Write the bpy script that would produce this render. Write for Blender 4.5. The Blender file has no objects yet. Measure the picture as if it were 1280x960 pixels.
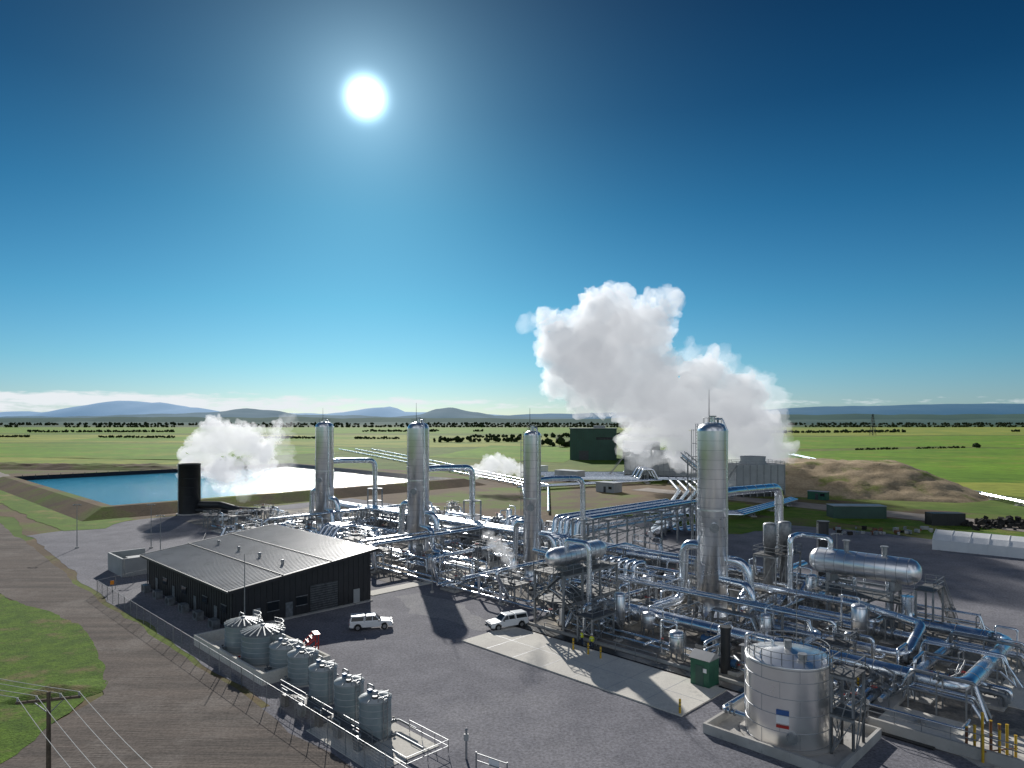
import bpy, bmesh, math, random
from mathutils import Vector, Matrix, noise
random.seed(7)
R45=math.radians(-45)
S=0.70710678
def W(a,b,z=0): return Vector((S*(a+b), S*(b-a), z))
scene=bpy.context.scene
# ------------------------------------------------------------------ materials
MATS={}
def pmat(name,c1,c2=None,scale=1.0,rough=0.7,metal=0.0,bump=0.0,bscale=None,detail=6,spots=None,emis=None,coord='pos',r2=None,stretch=None,grain=None):
    m=bpy.data.materials.new(name); m.use_nodes=True
    nt=m.node_tree; N=nt.nodes; Lk=nt.links
    b=N['Principled BSDF']; b.inputs['Roughness'].default_value=rough; b.inputs['Metallic'].default_value=metal
    if rough>=.84: b.inputs['Specular IOR Level'].default_value=.12
    if c2 is None: c2=tuple(x*0.8 for x in c1)
    g=N.new('ShaderNodeNewGeometry'); src0=src=g.outputs['Position']
    if stretch:
        mp=N.new('ShaderNodeMapping'); mp.inputs['Rotation'].default_value=(0,0,stretch[3]); mp.inputs['Scale'].default_value=stretch[:3]
        Lk.new(src,mp.inputs['Vector']); src=mp.outputs['Vector']
    n=N.new('ShaderNodeTexNoise'); n.inputs['Scale'].default_value=scale; n.inputs['Detail'].default_value=detail; n.inputs['Roughness'].default_value=0.62
    Lk.new(src,n.inputs['Vector'])
    cr=N.new('ShaderNodeValToRGB'); cr.color_ramp.elements[0].position=0.34; cr.color_ramp.elements[1].position=0.66
    cr.color_ramp.elements[0].color=(*c2,1); cr.color_ramp.elements[1].color=(*c1,1)
    Lk.new(n.outputs['Fac'],cr.inputs['Fac']); out=cr.outputs['Color']
    if spots:
        n2=N.new('ShaderNodeTexNoise'); n2.inputs['Scale'].default_value=spots[1]; n2.inputs['Detail'].default_value=8; n2.inputs['Roughness'].default_value=0.65
        Lk.new(src0,n2.inputs['Vector'])
        r=N.new('ShaderNodeValToRGB'); r.color_ramp.elements[0].position=spots[2]; r.color_ramp.elements[1].position=spots[2]+spots[3]
        Lk.new(n2.outputs['Fac'],r.inputs['Fac'])
        mx=N.new('ShaderNodeMixRGB'); mx.inputs['Color2'].default_value=(*spots[0],1)
        Lk.new(r.outputs['Color'],mx.inputs['Fac']); Lk.new(out,mx.inputs['Color1']); out=mx.outputs['Color']
    if grain:
        n3=N.new('ShaderNodeTexNoise'); n3.inputs['Scale'].default_value=grain[0]; n3.inputs['Detail'].default_value=3; n3.inputs['Roughness'].default_value=.8
        Lk.new(src0,n3.inputs['Vector'])
        mr=N.new('ShaderNodeMapRange'); mr.inputs['From Min'].default_value=.3; mr.inputs['From Max'].default_value=.7; mr.inputs['To Min'].default_value=1-grain[1]; mr.inputs['To Max'].default_value=1+grain[1]
        Lk.new(n3.outputs['Fac'],mr.inputs['Value'])
        vm=N.new('ShaderNodeVectorMath'); vm.operation='SCALE'; Lk.new(out,vm.inputs[0]); Lk.new(mr.outputs['Result'],vm.inputs['Scale']); out=vm.outputs['Vector']
    Lk.new(out,b.inputs['Base Color'])
    if bump>0:
        nb=N.new('ShaderNodeTexNoise'); nb.inputs['Scale'].default_value=bscale or scale*4; nb.inputs['Detail'].default_value=5
        Lk.new(src,nb.inputs['Vector'])
        bp=N.new('ShaderNodeBump'); bp.inputs['Strength'].default_value=bump; bp.inputs['Distance'].default_value=0.1
        Lk.new(nb.outputs['Fac'],bp.inputs['Height']); Lk.new(bp.outputs['Normal'],b.inputs['Normal'])
    if r2 is not None:
        mr=N.new('ShaderNodeMapRange'); mr.inputs['To Min'].default_value=rough; mr.inputs['To Max'].default_value=r2
        mr.inputs['From Min'].default_value=0.3; mr.inputs['From Max'].default_value=0.7
        Lk.new(n.outputs['Fac'],mr.inputs['Value']); Lk.new(mr.outputs['Result'],b.inputs['Roughness'])
    if emis:
        b.inputs['Emission Color'].default_value=(*emis[0],1); b.inputs['Emission Strength'].default_value=emis[1]
    MATS[name]=m; return m
pmat('alu_cladding',(.93,.93,.94),(.86,.87,.89),.45,.27,.93,.015,1.2,detail=3,r2=.35)
pmat('alu_pipe',(.88,.92,.97),(.76,.81,.87),.6,.17,.96,.03,2.0,detail=3,r2=.30)
pmat('tank_steel',(.90,.89,.87),(.82,.81,.80),.3,.27,.9,.015,.8,detail=3,r2=.35)
pmat('seam',(.48,.49,.51),None,1,.5,.7)
pmat('galv',(.38,.39,.40),(.24,.25,.26),2,.5,.6)
pmat('steel_dark',(.10,.105,.11),(.05,.052,.055),2,.55,.3)
pmat('valve_grey',(.25,.27,.29),(.12,.13,.14),2,.5,.3)
pmat('valve_blue',(.05,.14,.28),(.03,.09,.2),2,.5,.1)
pmat('grating',(.18,.18,.18),(.10,.10,.10),3,.7,.4)
pmat('concrete',(.54,.52,.49),(.40,.385,.36),.35,.85,0,.15,6,spots=((.28,.27,.26),.9,.58,.1))
pmat('concrete_pad',(.72,.69,.62),(.60,.57,.52),.25,.85,0,.1,6,spots=((.46,.44,.41),.5,.58,.16),grain=(5,.12))
pmat('gravel',(.225,.222,.245),(.165,.164,.185),.22,.92,0,.35,9,spots=((.30,.292,.305),.03,.50,.2),grain=(4,.42))
pmat('gravel_light',(.29,.285,.29),(.235,.232,.25),.3,.92,0,.4,9,grain=(4,.35))
pmat('plant_ground',(.25,.235,.22),(.14,.135,.13),.3,.92,0,.4,7,spots=((.42,.375,.31),.13,.48,.1),grain=(5,.3))
pmat('dirt_road',(.175,.145,.125),(.095,.083,.075),.5,.95,0,.5,5,stretch=(.10,1.1,1,math.radians(45)),spots=((.22,.195,.175),.10,.50,.2),grain=(4,.35))
pmat('track',(.36,.32,.28),(.25,.22,.20),.3,.95,0,.4,5,grain=(4,.2))
pmat('bare_earth',(.20,.14,.085),(.12,.09,.06),.06,.95,0,.5,1.5,spots=((.12,.17,.03),.03,.47,.12),grain=(2,.3))
pmat('dry_slope',(.48,.37,.24),(.32,.24,.145),.12,.95,0,.8,.8,spots=((.20,.22,.06),.09,.52,.12),grain=(1.2,.3))
pmat('grass',(.12,.21,.018),(.075,.14,.014),.25,.9,0,.8,5,spots=((.23,.21,.06),.10,.51,.14),grain=(4,.35))
pmat('grass_patch',(.115,.195,.022),(.065,.12,.018),.5,.95,0,.9,6,spots=((.18,.155,.07),.22,.53,.12),grain=(3.5,.42))
pmat('pasture',(.13,.205,.030),(.09,.15,.024),.008,.95,0,.0,1,spots=((.20,.205,.06),.0045,.48,.13),grain=(.08,.3))
pmat('pasture_bright',(.165,.31,.018),(.11,.215,.016),.012,.95,0,spots=((.22,.27,.035),.02,.50,.13),grain=(.10,.25))
pmat('pasture_yellow',(.34,.36,.06),(.23,.28,.045),.01,.95,0,spots=((.16,.245,.035),.012,.48,.12),grain=(.10,.25))
pmat('pasture_dark',(.055,.105,.05),(.04,.08,.04),.01,.95)
pmat('foliage',(.040,.062,.020),(.018,.03,.012),.35,.9,0,.6,1.2)
pmat('bark',(.12,.09,.06),None,3,.9)
pmat('wood_pole',(.17,.135,.10),(.10,.08,.06),3,.85)
pmat('wall_dark',(.036,.037,.041),(.026,.027,.030),.6,.5,.0)
pmat('roof_grey',(.44,.44,.44),(.35,.35,.355),.18,.45,.2,spots=((.29,.29,.29),.35,.55,.15))
pmat('wall_green',(.045,.10,.08),(.035,.075,.06),.2,.6)
pmat('wall_lightgrey',(.42,.43,.43),(.33,.34,.34),.3,.6)
pmat('green_paint',(.03,.14,.08),(.02,.09,.055),1,.5)
pmat('black_tank',(.026,.029,.033),(.018,.020,.023),.4,.5)
pmat('black_liner',(.015,.016,.018),(.03,.03,.032),.5,.3,0,.4,1.2)
pmat('frp_tank',(.34,.40,.42),(.25,.31,.33),.5,.38,.25)
pmat('frp_roof',(.50,.52,.52),(.38,.40,.41),.8,.45,.2)
pmat('white_paint',(.84,.85,.85),(.78,.79,.80),1,.28)
pmat('white_fabric',(.80,.80,.80),(.70,.71,.72),.3,.7,0,.2,1)
pmat('glass_dark',(.02,.025,.03),None,1,.08)
pmat('tyre',(.02,.02,.02),None,1,.8)
pmat('rim',(.45,.45,.46),None,1,.35,.8)
pmat('red_paint',(.50,.03,.02),(.35,.02,.015),2,.45)
pmat('yellow_paint',(.65,.42,.03),(.5,.3,.02),2,.5)
pmat('hivis',(.90,.30,.02),None,2,.8)
pmat('hivis_yellow',(.75,.80,.04),None,2,.8)
pmat('trousers',(.03,.04,.08),None,2,.9)
pmat('skin',(.50,.30,.22),None,2,.6)
pmat('helmet',(.8,.8,.78),None,2,.35)
pmat('boots',(.04,.03,.02),None,2,.8)
pmat('rust_brown',(.24,.11,.05),(.14,.06,.03),2,.8)
pmat('lamp_red',(.4,.02,.02),None,1,.3)
pmat('wire',(.30,.30,.31),None,1,.5,.5)
pmat('fence_wire',(.12,.12,.125),None,1,.6,.4)
pmat('sign_blue',(.04,.12,.35),None,1,.5)
pmat('rubble',(.06,.055,.05),(.025,.024,.022),.5,.9,0,.8,2)
pmat('hill_far',(.16,.24,.34),(.12,.20,.30),.001,1,emis=((.13,.27,.44),.62))  # hill materials: distance haze painted in through bluish tint and emission
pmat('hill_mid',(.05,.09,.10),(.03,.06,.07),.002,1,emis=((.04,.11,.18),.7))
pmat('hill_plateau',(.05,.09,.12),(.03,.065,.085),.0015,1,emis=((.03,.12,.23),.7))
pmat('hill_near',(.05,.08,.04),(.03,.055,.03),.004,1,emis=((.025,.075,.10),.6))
m=bpy.data.materials.new('pond_water'); m.use_nodes=True; N=m.node_tree.nodes; Lk=m.node_tree.links
b=N['Principled BSDF']; b.inputs['Base Color'].default_value=(.03,.27,.42,1); b.inputs['Roughness'].default_value=.12
g=N.new('ShaderNodeNewGeometry'); n=N.new('ShaderNodeTexNoise'); n.inputs['Scale'].default_value=.9; n.inputs['Detail'].default_value=6; n.inputs['Roughness'].default_value=.65
Lk.new(g.outputs['Position'],n.inputs['Vector'])
bp=N.new('ShaderNodeBump'); bp.inputs['Strength'].default_value=.8; bp.inputs['Distance'].default_value=.36
Lk.new(n.outputs['Fac'],bp.inputs['Height']); Lk.new(bp.outputs['Normal'],b.inputs['Normal']); MATS['pond_water']=m
def volmat(name,dens,emis,an=.4):
    m=bpy.data.materials.new(name); m.use_nodes=True; nt=m.node_tree; nt.nodes.clear()
    o=nt.nodes.new('ShaderNodeOutputMaterial'); v=nt.nodes.new('ShaderNodeVolumePrincipled')
    v.inputs['Density'].default_value=dens; v.inputs['Color'].default_value=(.99,.99,1,1); v.inputs['Anisotropy'].default_value=an
    v.inputs['Emission Color'].default_value=(.90,.94,1,1); v.inputs['Emission Strength'].default_value=emis  # added glow standing in for light scattered repeatedly inside the steam
    nt.links.new(v.outputs[0],o.inputs['Volume']); MATS[name]=m
volmat('steam_dense',.13,.033,.42)
volmat('steam_thin',.22,.075,.35)
volmat('steam_wisp',.035,.012,.4)

# ------------------------------------------------------------------ mesh builder
class MB:
    def __init__(s): s.v=[];s.f=[];s.m=[];s.s=[]
    def add(s,vs,fs,mat,smooth=False):
        o=len(s.v); s.v+= [tuple(x) for x in vs]
        for f in fs: s.f.append([i+o for i in f]); s.m.append(mat); s.s.append(smooth)
    def box(s,c,d,mat,rz=0,rx=0,ry=0):
        M=Matrix.Rotation(rz,3,'Z')@Matrix.Rotation(ry,3,'Y')@Matrix.Rotation(rx,3,'X')
        vs=[]
        for z in(-.5,.5):
            for x,y in((-.5,-.5),(.5,-.5),(.5,.5),(-.5,.5)):
                vs.append(M@Vector((x*d[0],y*d[1],z*d[2]))+Vector(c))
        s.add(vs,[(3,2,1,0),(4,5,6,7),(0,1,5,4),(1,2,6,5),(2,3,7,6),(3,0,4,7)],mat)
    def beam(s,p,q,w,mat):
        p=Vector(p);q=Vector(q);d=(q-p)
        if d.length<1e-5:return
        d.normalize(); up=Vector((0,0,1)) if abs(d.z)<.9 else Vector((1,0,0))
        x=d.cross(up).normalized()*w/2; y=x.cross(d).normalized()*w/2
        vs=[p-x-y,p+x-y,p+x+y,p-x+y,q-x-y,q+x-y,q+x+y,q-x+y]
        s.add(vs,[(3,2,1,0),(4,5,6,7),(0,1,5,4),(1,2,6,5),(2,3,7,6),(3,0,4,7)],mat)
    def cyl(s,p,q,r0,r1=None,seg=16,mat='galv',caps=True):
        if r1 is None:r1=r0
        p=Vector(p);q=Vector(q);d=(q-p).normalized(); up=Vector((0,0,1)) if abs(d.z)<.9 else Vector((1,0,0))
        x=d.cross(up).normalized(); y=d.cross(x).normalized(); vs=[]
        for c,r in((p,r0),(q,r1)):
            for i in range(seg):
                t=2*math.pi*i/seg; vs.append(c+x*r*math.cos(t)+y*r*math.sin(t))
        fs=[(i,(i+1)%seg,seg+(i+1)%seg,seg+i) for i in range(seg)]
        s.add(vs,fs,mat,True)
        if caps:
            s.add(vs[:seg],[tuple(range(seg))[::-1]],mat); s.add(vs[seg:],[tuple(range(seg))],mat)
    def rev(s,c,prof,seg,mat,axis='Z',rz=0):
        vs=[];n=len(prof);M=Matrix.Rotation(rz,3,'Z')
        for r,z in prof:
            for i in range(seg):
                t=2*math.pi*i/seg
                p=Vector((r*math.cos(t),r*math.sin(t),z)) if axis=='Z' else M@Vector((z,r*math.cos(t),r*math.sin(t)))
                vs.append(p+Vector(c))
        fs=[(k*seg+i,k*seg+(i+1)%seg,(k+1)*seg+(i+1)%seg,(k+1)*seg+i) for k in range(n-1) for i in range(seg)]
        s.add(vs,fs,mat,True)
    def tube(s,path,r,mat='alu_pipe',seg=12,bend=None,seams=0,caps=True):
        P=[Vector(p) for p in path]; bend=bend or r*2.6; pts=[P[0]]
        for i in range(1,len(P)-1):
            a=(P[i-1]-P[i]);b=(P[i+1]-P[i]); la=a.length;lb=b.length; a.normalize();b.normalize()
            ang=a.angle(b,math.pi)
            if ang>math.pi-.05: pts.append(P[i]);continue
            t=min(bend/math.tan(ang/2) if ang>.1 else bend,la*.48,lb*.48)
            A=P[i]+a*t;B=P[i]+b*t
            for k in range(7):
                u=k/6; q=(A*(1-u)*(1-u)+P[i]*2*u*(1-u)*1.0+B*u*u); pts.append(q)
        pts.append(P[-1])
        d=(pts[1]-pts[0]).normalized(); up=Vector((0,0,1)) if abs(d.z)<.9 else Vector((1,0,0))
        x=d.cross(up).normalized(); vs=[]
        for i,p in enumerate(pts):
            if i==0:t=pts[1]-pts[0]
            elif i==len(pts)-1:t=pts[-1]-pts[-2]
            else:t=(pts[i+1]-pts[i]).normalized()+(pts[i]-pts[i-1]).normalized()
            t.normalize(); x=(x-t*x.dot(t)).normalized(); y=t.cross(x)
            for k in range(seg):
                w=2*math.pi*k/seg; vs.append(p+x*r*math.cos(w)+y*r*math.sin(w))
        fs=[(k*seg+i,k*seg+(i+1)%seg,(k+1)*seg+(i+1)%seg,(k+1)*seg+i) for k in range(len(pts)-1) for i in range(seg)]
        s.add(vs,fs,mat,True)
        if caps:
            s.add(vs[:seg],[tuple(range(seg))[::-1]],mat); s.add(vs[-seg:],[tuple(range(seg))],mat)
        if seams:
            for i in range(len(P)-1):
                L=(P[i+1]-P[i]).length; n=int(L/seams)
                for k in range(1,n):
                    c=P[i].lerp(P[i+1],k/n); dd=(P[i+1]-P[i]).normalized()*.04
                    s.cyl(c-dd,c+dd,r*1.03,None,seg,'seam')
    def obj(s,name,loc=(0,0,0),rz=0,parent=None):
        me=bpy.data.meshes.new(name); me.from_pydata(s.v,[],s.f); keys=[]
        for k in s.m:
            if k not in keys:keys.append(k)
        for k in keys: me.materials.append(MATS[k])
        ix={k:i for i,k in enumerate(keys)}
        me.polygons.foreach_set('material_index',[ix[k] for k in s.m]); me.polygons.foreach_set('use_smooth',s.s)
        me.update()
        o=bpy.data.objects.new(name,me); scene.collection.objects.link(o); o.location=loc; o.rotation_euler=(0,0,rz)
        if parent:o.parent=parent
        return o
def empty(name,loc,rz=0):
    e=bpy.data.objects.new(name,None); scene.collection.objects.link(e); e.location=loc; e.rotation_euler=(0,0,rz); e.empty_display_size=.5; return e
def sheet(name,pts,z,mat,local=True,jit=0,step=3,thick=0):
    P=[Vector((*p,0)) for p in pts]
    if local:P=[W(p.x,p.y) for p in P]
    if jit:
        Q=[]
        for i in range(len(P)):
            a=P[i];b=P[(i+1)%len(P)];n=max(1,int((b-a).length/step))
            for k in range(n):
                q=a.lerp(b,k/n); q+=Vector((noise.noise(q*.13),noise.noise(q*.13+Vector((40,0,0))),0))*jit+Vector((noise.noise(q*.7),noise.noise(q*.7+Vector((0,90,0))),0))*jit*.35; Q.append(q)
        P=Q
    mb=MB(); n=len(P)
    mb.add([(p.x,p.y,z) for p in P],[tuple(range(n))],mat)
    if thick:
        vs=[(p.x,p.y,z) for p in P]+[(p.x,p.y,z-thick) for p in P]
        mb.add(vs,[(i,n+i,n+(i+1)%n,(i+1)%n) for i in range(n)],mat)
    o=mb.obj(name)
    bm=bmesh.new();bm.from_mesh(o.data);bmesh.ops.triangulate(bm,faces=[f for f in bm.faces if len(f.verts)>4]);bmesh.ops.recalc_face_normals(bm,faces=bm.faces)
    for f in bm.faces:
        if abs(f.normal.z)>.9 and f.normal.z<0:f.normal_flip()
    bm.to_mesh(o.data);bm.free(); return o
def rect(a0,a1,b0,b1): return [(a0,b0),(a1,b0),(a1,b1),(a0,b1)]

# ------------------------------------------------------------------ ground
mb=MB()
rings=[-30000,-12000,-5000,-2000,-900,-400,-200,-80,0,80,200,400,900,2000,5000,12000,30000]
vs=[(x,y,0) for y in rings for x in rings]; k=len(rings)
mb.add(vs,[(j*k+i,j*k+i+1,(j+1)*k+i+1,(j+1)*k+i) for j in range(k-1) for i in range(k-1)],'pasture'); mb.obj('ground')
sheet('bare_earth',[(-700,50),(-190,33),(-60,-20),(120,-60),(140,190),(0,235),(-60,225),(-110,240),(-180,270),(-250,215),(-340,210),(-380,190),(-420,120),(-640,90)],.02,'bare_earth',jit=7,step=8)
sheet('gravel_yard',[(-196,59),(-186,33),(-120,29.5),(-60,29),(-58,-20),(110,-60),(120,150),(-5,168),(-60,172),(-105,160),(-120,128),(-200,124)],.045,'gravel',jit=1.2)
sheet('plant_ground',[(-185,66),(-92,64),(-90,71),(-62,71),(-61,62),(-10,62),(-10,97),(-60,112),(-110,118),(-190,118)],.07,'plant_ground',jit=.25)
sheet('dirt_road',[(-640,50),(-300,36),(-190,31),(-118,28.5),(-60,28.2),(20,28),(60,-10),(-20,-22),(-45,0),(-62,7),(-74,19),(-98,22.8),(-130,18.5),(-175,20),(-300,24),(-640,36)],.065,'dirt_road',jit=.9)
sheet('grass_patch',[(-62,8),(-70,15),(-78,20),(-90,22.5),(-104,23.2),(-130,18),(-175,19),(-300,22),(-420,-60),(-200,-90),(-70,-30)],.09,'grass_patch',jit=1.1,step=1.2)
sheet('grass_verge',[(-420,45),(-300,40),(-215,39),(-188,41),(-186,48),(-197,57),(-212,57),(-345,58),(-430,60)],.085,'grass',jit=1.2)
sheet('grass_verge',[(-104,150),(-88,140),(-75,148),(-70,166),(-84,176),(-106,170)],.085,'grass',jit=3)
sheet('grass_verge',[(-112,182),(-60,180),(-10,176),(60,166),(60,182),(-10,194),(-110,204)],.06,'grass',jit=4)
sheet('access_road',[(-150,212),(-98,207),(-20,196),(100,178),(100,192),(-20,211),(-98,219),(-150,223)],.09,'track',jit=.8)
sheet('gravel_track',[(-640,66),(-352,62),(-352,56),(-640,60)],.10,'track',jit=1)
sheet('light_gravel',[(-84,60),(-76,56),(-64,58),(-63,62),(-74,64),(-82,64)],.05,'gravel_light',jit=2,step=1)
# fields
sheet('pasture_field',[(70,330),(130,285),(400,230),(700,420),(420,640),(120,520)],.06,'pasture_bright',False,jit=5,step=15)
sheet('pasture_field',[(140,300),(190,190),(420,150),(700,300),(430,232)],.075,'pasture_yellow',False,jit=5,step=15)
sheet('pasture_field',[(110,560),(420,680),(720,450),(1600,900),(1500,1300),(200,1000)],.06,'pasture_bright',False)
sheet('pasture_field',[(250,1050),(1500,1350),(2600,2600),(300,2200)],.06,'pasture_yellow',False)
sheet('pasture_field',[(520,720),(700,600),(1000,760),(760,880)],.08,'pasture_yellow',False)
sheet('pasture_field',[(-640,560),(-200,440),(-120,620),(-320,760),(-700,760)],.06,'pasture_bright',False)
sheet('pasture_field',[(-330,420),(-215,395),(-170,430),(-205,450),(-640,540),(-640,450)],.06,'pasture_yellow',False,jit=4,step=15)
sheet('pasture_field',[(-1200,800),(-350,790),(-110,640),(60,700),(60,1150),(-1200,1250)],.06,'pasture_yellow',False)
sheet('pasture_field',[(-560,860),(-250,840),(-220,1040),(-620,1080)],.08,'pasture_bright',False)
sheet('pasture_field',[(-2600,1400),(120,1300),(240,2300),(-2600,2400)],.06,'pasture_bright',False)
sheet('pasture_field',[(-60,480),(30,420),(90,640),(-20,700)],.08,'pasture_bright',False,jit=4,step=15)
sheet('pasture_field',[(-4000,2600),(4000,2600),(4500,4000),(-4500,4000)],.06,'pasture_dark',False)

# ------------------------------------------------------------------ hills
def hill(name,Y,prof,mat,depth,nz,seed):
    mb=MB(); sc=Y/865.; x0=prof[0][0];x1=prof[-1][0];nx=240;ny=12;vs=[]
    def h(px):
        for (a,ha),(b_,hb) in zip(prof,prof[1:]):
            if a<=px<=b_:
                t=(px-a)/(b_-a); t=t*t*(3-2*t); return ha+(hb-ha)*t
        return 0
    for j in range(ny+1):
        t=j/ny; e=math.sin(t*math.pi)**.8
        for i in range(nx+1):
            px=x0+(x1-x0)*i/nx; X=(px-640)*sc
            q=Vector((X/(60*sc),t*2.2+seed,seed)); nn=noise.fractal(q,1.0,2.0,6)
            H=max(0,h(px)); z=(H+nn*nz*min(1,H/3))*sc*e
            if H>0 and j==ny//2: z+=26
            vs.append((X,Y+(t-.5)*depth,max(-5,z)))
    mb.add(vs,[(j*(nx+1)+i,j*(nx+1)+i+1,(j+1)*(nx+1)+i+1,(j+1)*(nx+1)+i) for j in range(ny) for i in range(nx)],mat,True)
    mb.obj(name)
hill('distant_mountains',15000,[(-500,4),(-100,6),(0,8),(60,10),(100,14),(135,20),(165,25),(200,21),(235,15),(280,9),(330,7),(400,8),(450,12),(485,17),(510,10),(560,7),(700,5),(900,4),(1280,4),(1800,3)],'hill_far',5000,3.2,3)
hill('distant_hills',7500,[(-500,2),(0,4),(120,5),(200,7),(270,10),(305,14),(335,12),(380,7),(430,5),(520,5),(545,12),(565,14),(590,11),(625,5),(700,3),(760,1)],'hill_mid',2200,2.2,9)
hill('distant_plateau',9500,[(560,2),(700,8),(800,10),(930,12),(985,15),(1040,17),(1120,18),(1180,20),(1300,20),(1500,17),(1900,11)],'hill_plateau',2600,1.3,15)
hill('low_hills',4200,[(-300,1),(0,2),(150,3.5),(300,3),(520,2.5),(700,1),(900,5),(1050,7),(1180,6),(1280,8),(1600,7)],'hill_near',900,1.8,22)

# ------------------------------------------------------------------ trees (distant belts)
def crown(mb,c,r,hh,seed,nk=5,sub=2):
    for k in range(nk):
        o=Vector((random.uniform(-.5,.5)*r,random.uniform(-.5,.5)*r,random.uniform(.25,.75)*hh)); rr=r*random.uniform(.4,.7)
        bm=bmesh.new();bmesh.ops.create_icosphere(bm,subdivisions=sub,radius=1)
        vs=[]
        for v in bm.verts:
            d=1+.45*noise.noise(v.co*2.2+Vector((seed+k*7,0,0)))+random.uniform(-.2,.2)
            vs.append(Vector(c)+o+Vector((v.co.x*rr*d,v.co.y*rr*d,v.co.z*rr*d*.95)))
        fs=[[v.index for v in f.verts] for f in bm.faces if random.random()>.08]; bm.free()
        mb.add(vs,fs,'foliage')
def belt(p,q,h,w=3,gap=0.,dens=1.6):
    mb=MB();L=math.hypot(q[0]-p[0],q[1]-p[1]);n=int(L/h*dens)
    for i in range(n):
        t=(i+random.uniform(-.4,.4))/n; x=p[0]+(q[0]-p[0])*t; y=p[1]+(q[1]-p[1])*t+random.uniform(-w,w)
        if noise.noise(Vector((x/(h*30),y*.003,3)))<-.1+gap: continue
        H=h*random.uniform(.6,1.0)
        mb.cyl((x,y,0),(x,y,H*.5),H*.03,H*.015,5,'bark'); crown(mb,(x,y,0),H*.75,H,i*3.1,3,1)
    mb.obj('tree_belt')
belt((-900,1060),(-150,930),4.0,2,.05); belt((-1300,1400),(-60,1520),6.0,6)
belt((20,690),(70,650),9,8,-.5,1.5); belt((-2200,2380),(2000,2450),10,40,-.05,1.6)
belt((-90,800),(10,820),7,6,-.5,1.5); belt((300,1300),(1500,1620),6.5,8); belt((-60,1000),(280,1080),7,10,-.4,1.4); belt((-2600,3300),(3000,3500),15,100,-.3,1.5)
belt((200,560),(420,640),2.0,1,.0,1.2)
for x,y in((430,640),(520,560)):
    mb=MB();mb.cyl((0,0,0),(0,0,3),.3,.2,7,'bark')
    for k in range(4):
        t=k*1.6; mb.cyl((0,0,2.2),(math.cos(t)*1.5,math.sin(t)*1.5,4.2),.13,.06,5,'bark')
    crown(mb,(0,0,0),3.2,6.5,x,8,2); mb.obj('field_tree',(x,y,0))

# ------------------------------------------------------------------ detail helpers
def rail(mb,pts,z,h=1.1,step=1.6,mat='galv',w=.06):
    for p,q in zip(pts,pts[1:]):
        p=Vector((*p,z));q=Vector((*q,z));n=max(1,int((q-p).length/step))
        for k in range(n+1):
            c=p.lerp(q,k/n); mb.beam(c,c+Vector((0,0,h)),w,mat)
        for hh in(h,h*.52): mb.beam(p+Vector((0,0,hh)),q+Vector((0,0,hh)),w,mat)
def platform(mb,a,b,la,lb,z,rails=True,mat='galv'):
    x0,x1,y0,y1=a-la/2,a+la/2,b-lb/2,b+lb/2
    mb.box((a,b,z),(la,lb,.12),'grating')
    for x in(x0+.1,x1-.1):
        for y in(y0+.1,y1-.1): mb.box((x,y,z/2-.06),(.18,.18,z-.12),mat)
    mb.beam((x0+.1,y0,.2),(x1-.1,y0,z-.2),.08,mat); mb.beam((x1,y0+.1,.2),(x1,y1-.1,z-.2),.08,mat); mb.beam((x0,y0+.1,z-.2),(x0,y1-.1,.2),.08,mat)
    for y in(y0,y1): mb.box((a,y,z-.16),(la,.14,.2),mat)
    if rails: rail(mb,[(x0,y0),(x1,y0),(x1,y1),(x0,y1),(x0,y0)],z+.06)
def stair(mb,p,q,w=.9,mat='galv'):
    p=Vector(p);q=Vector(q);d=Vector((q.x-p.x,q.y-p.y,0)).normalized();s=Vector((-d.y,d.x,0))*w/2
    for e in(s,-s):
        mb.beam(p+e,q+e,.16,mat); mb.beam(p+e+Vector((0,0,1)),q+e+Vector((0,0,1)),.06,mat)
        for k in range(5):
            c=p.lerp(q,k/4)+e; mb.beam(c,c+Vector((0,0,1)),.05,mat)
    n=max(2,int(abs(q.z-p.z)/.2))
    for k in range(n):
        c=p.lerp(q,(k+.5)/n); mb.box(c,(.26,w,.05),'grating',rz=math.atan2(d.y,d.x))
def ladder(mb,x,y,z0,z1,dx=0,dy=.5,mat='galv'):
    mb.beam((x-dx/2,y-dy/2,z0),(x-dx/2,y-dy/2,z1),.07,mat);mb.beam((x+dx/2,y+dy/2,z0),(x+dx/2,y+dy/2,z1),.07,mat)
    n=int((z1-z0)/.4)
    for k in range(n): z=z0+.2+k*.4; mb.beam((x-dx/2,y-dy/2,z),(x+dx/2,y+dy/2,z),.04,mat)
def valve(mb,c,r,axis=(1,0,0),mat='valve_grey'):
    c=Vector(c);ax=Vector(axis).normalized()
    mb.cyl(c-ax*r*2,c-ax*r*1.7,r*1.5,None,12,mat);mb.cyl(c+ax*r*1.7,c+ax*r*2,r*1.5,None,12,mat)
    mb.rev(c,[(0.01,-r*1.2),(r*.9,-r*.9),(r*1.25,0),(r*.9,r*.9),(.01,r*1.2)],10,mat)
    mb.cyl(c-ax*r*1.8,c+ax*r*1.8,r*.95,None,10,mat)
    mb.cyl(c,c+Vector((0,0,r*3.2)),min(r*.35,.14),None,8,mat); mb.cyl(c+Vector((0,0,r*1.3)),c+Vector((0,0,r*1.5)),r*.9,None,10,mat)
    w=min(r*1.1,.38);wm=random.choice(['valve_grey','red_paint','steel_dark','valve_grey']);z=r*3.15
    mb.rev(c,[(w,z-.03),(w*1.08,z),(w,z+.03),(w*.92,z),(w,z-.03)],12,wm)
    mb.beam(c+Vector((-w,0,z)),c+Vector((w,0,z)),.035,wm);mb.beam(c+Vector((0,-w,z)),c+Vector((0,w,z)),.035,wm)
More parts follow.
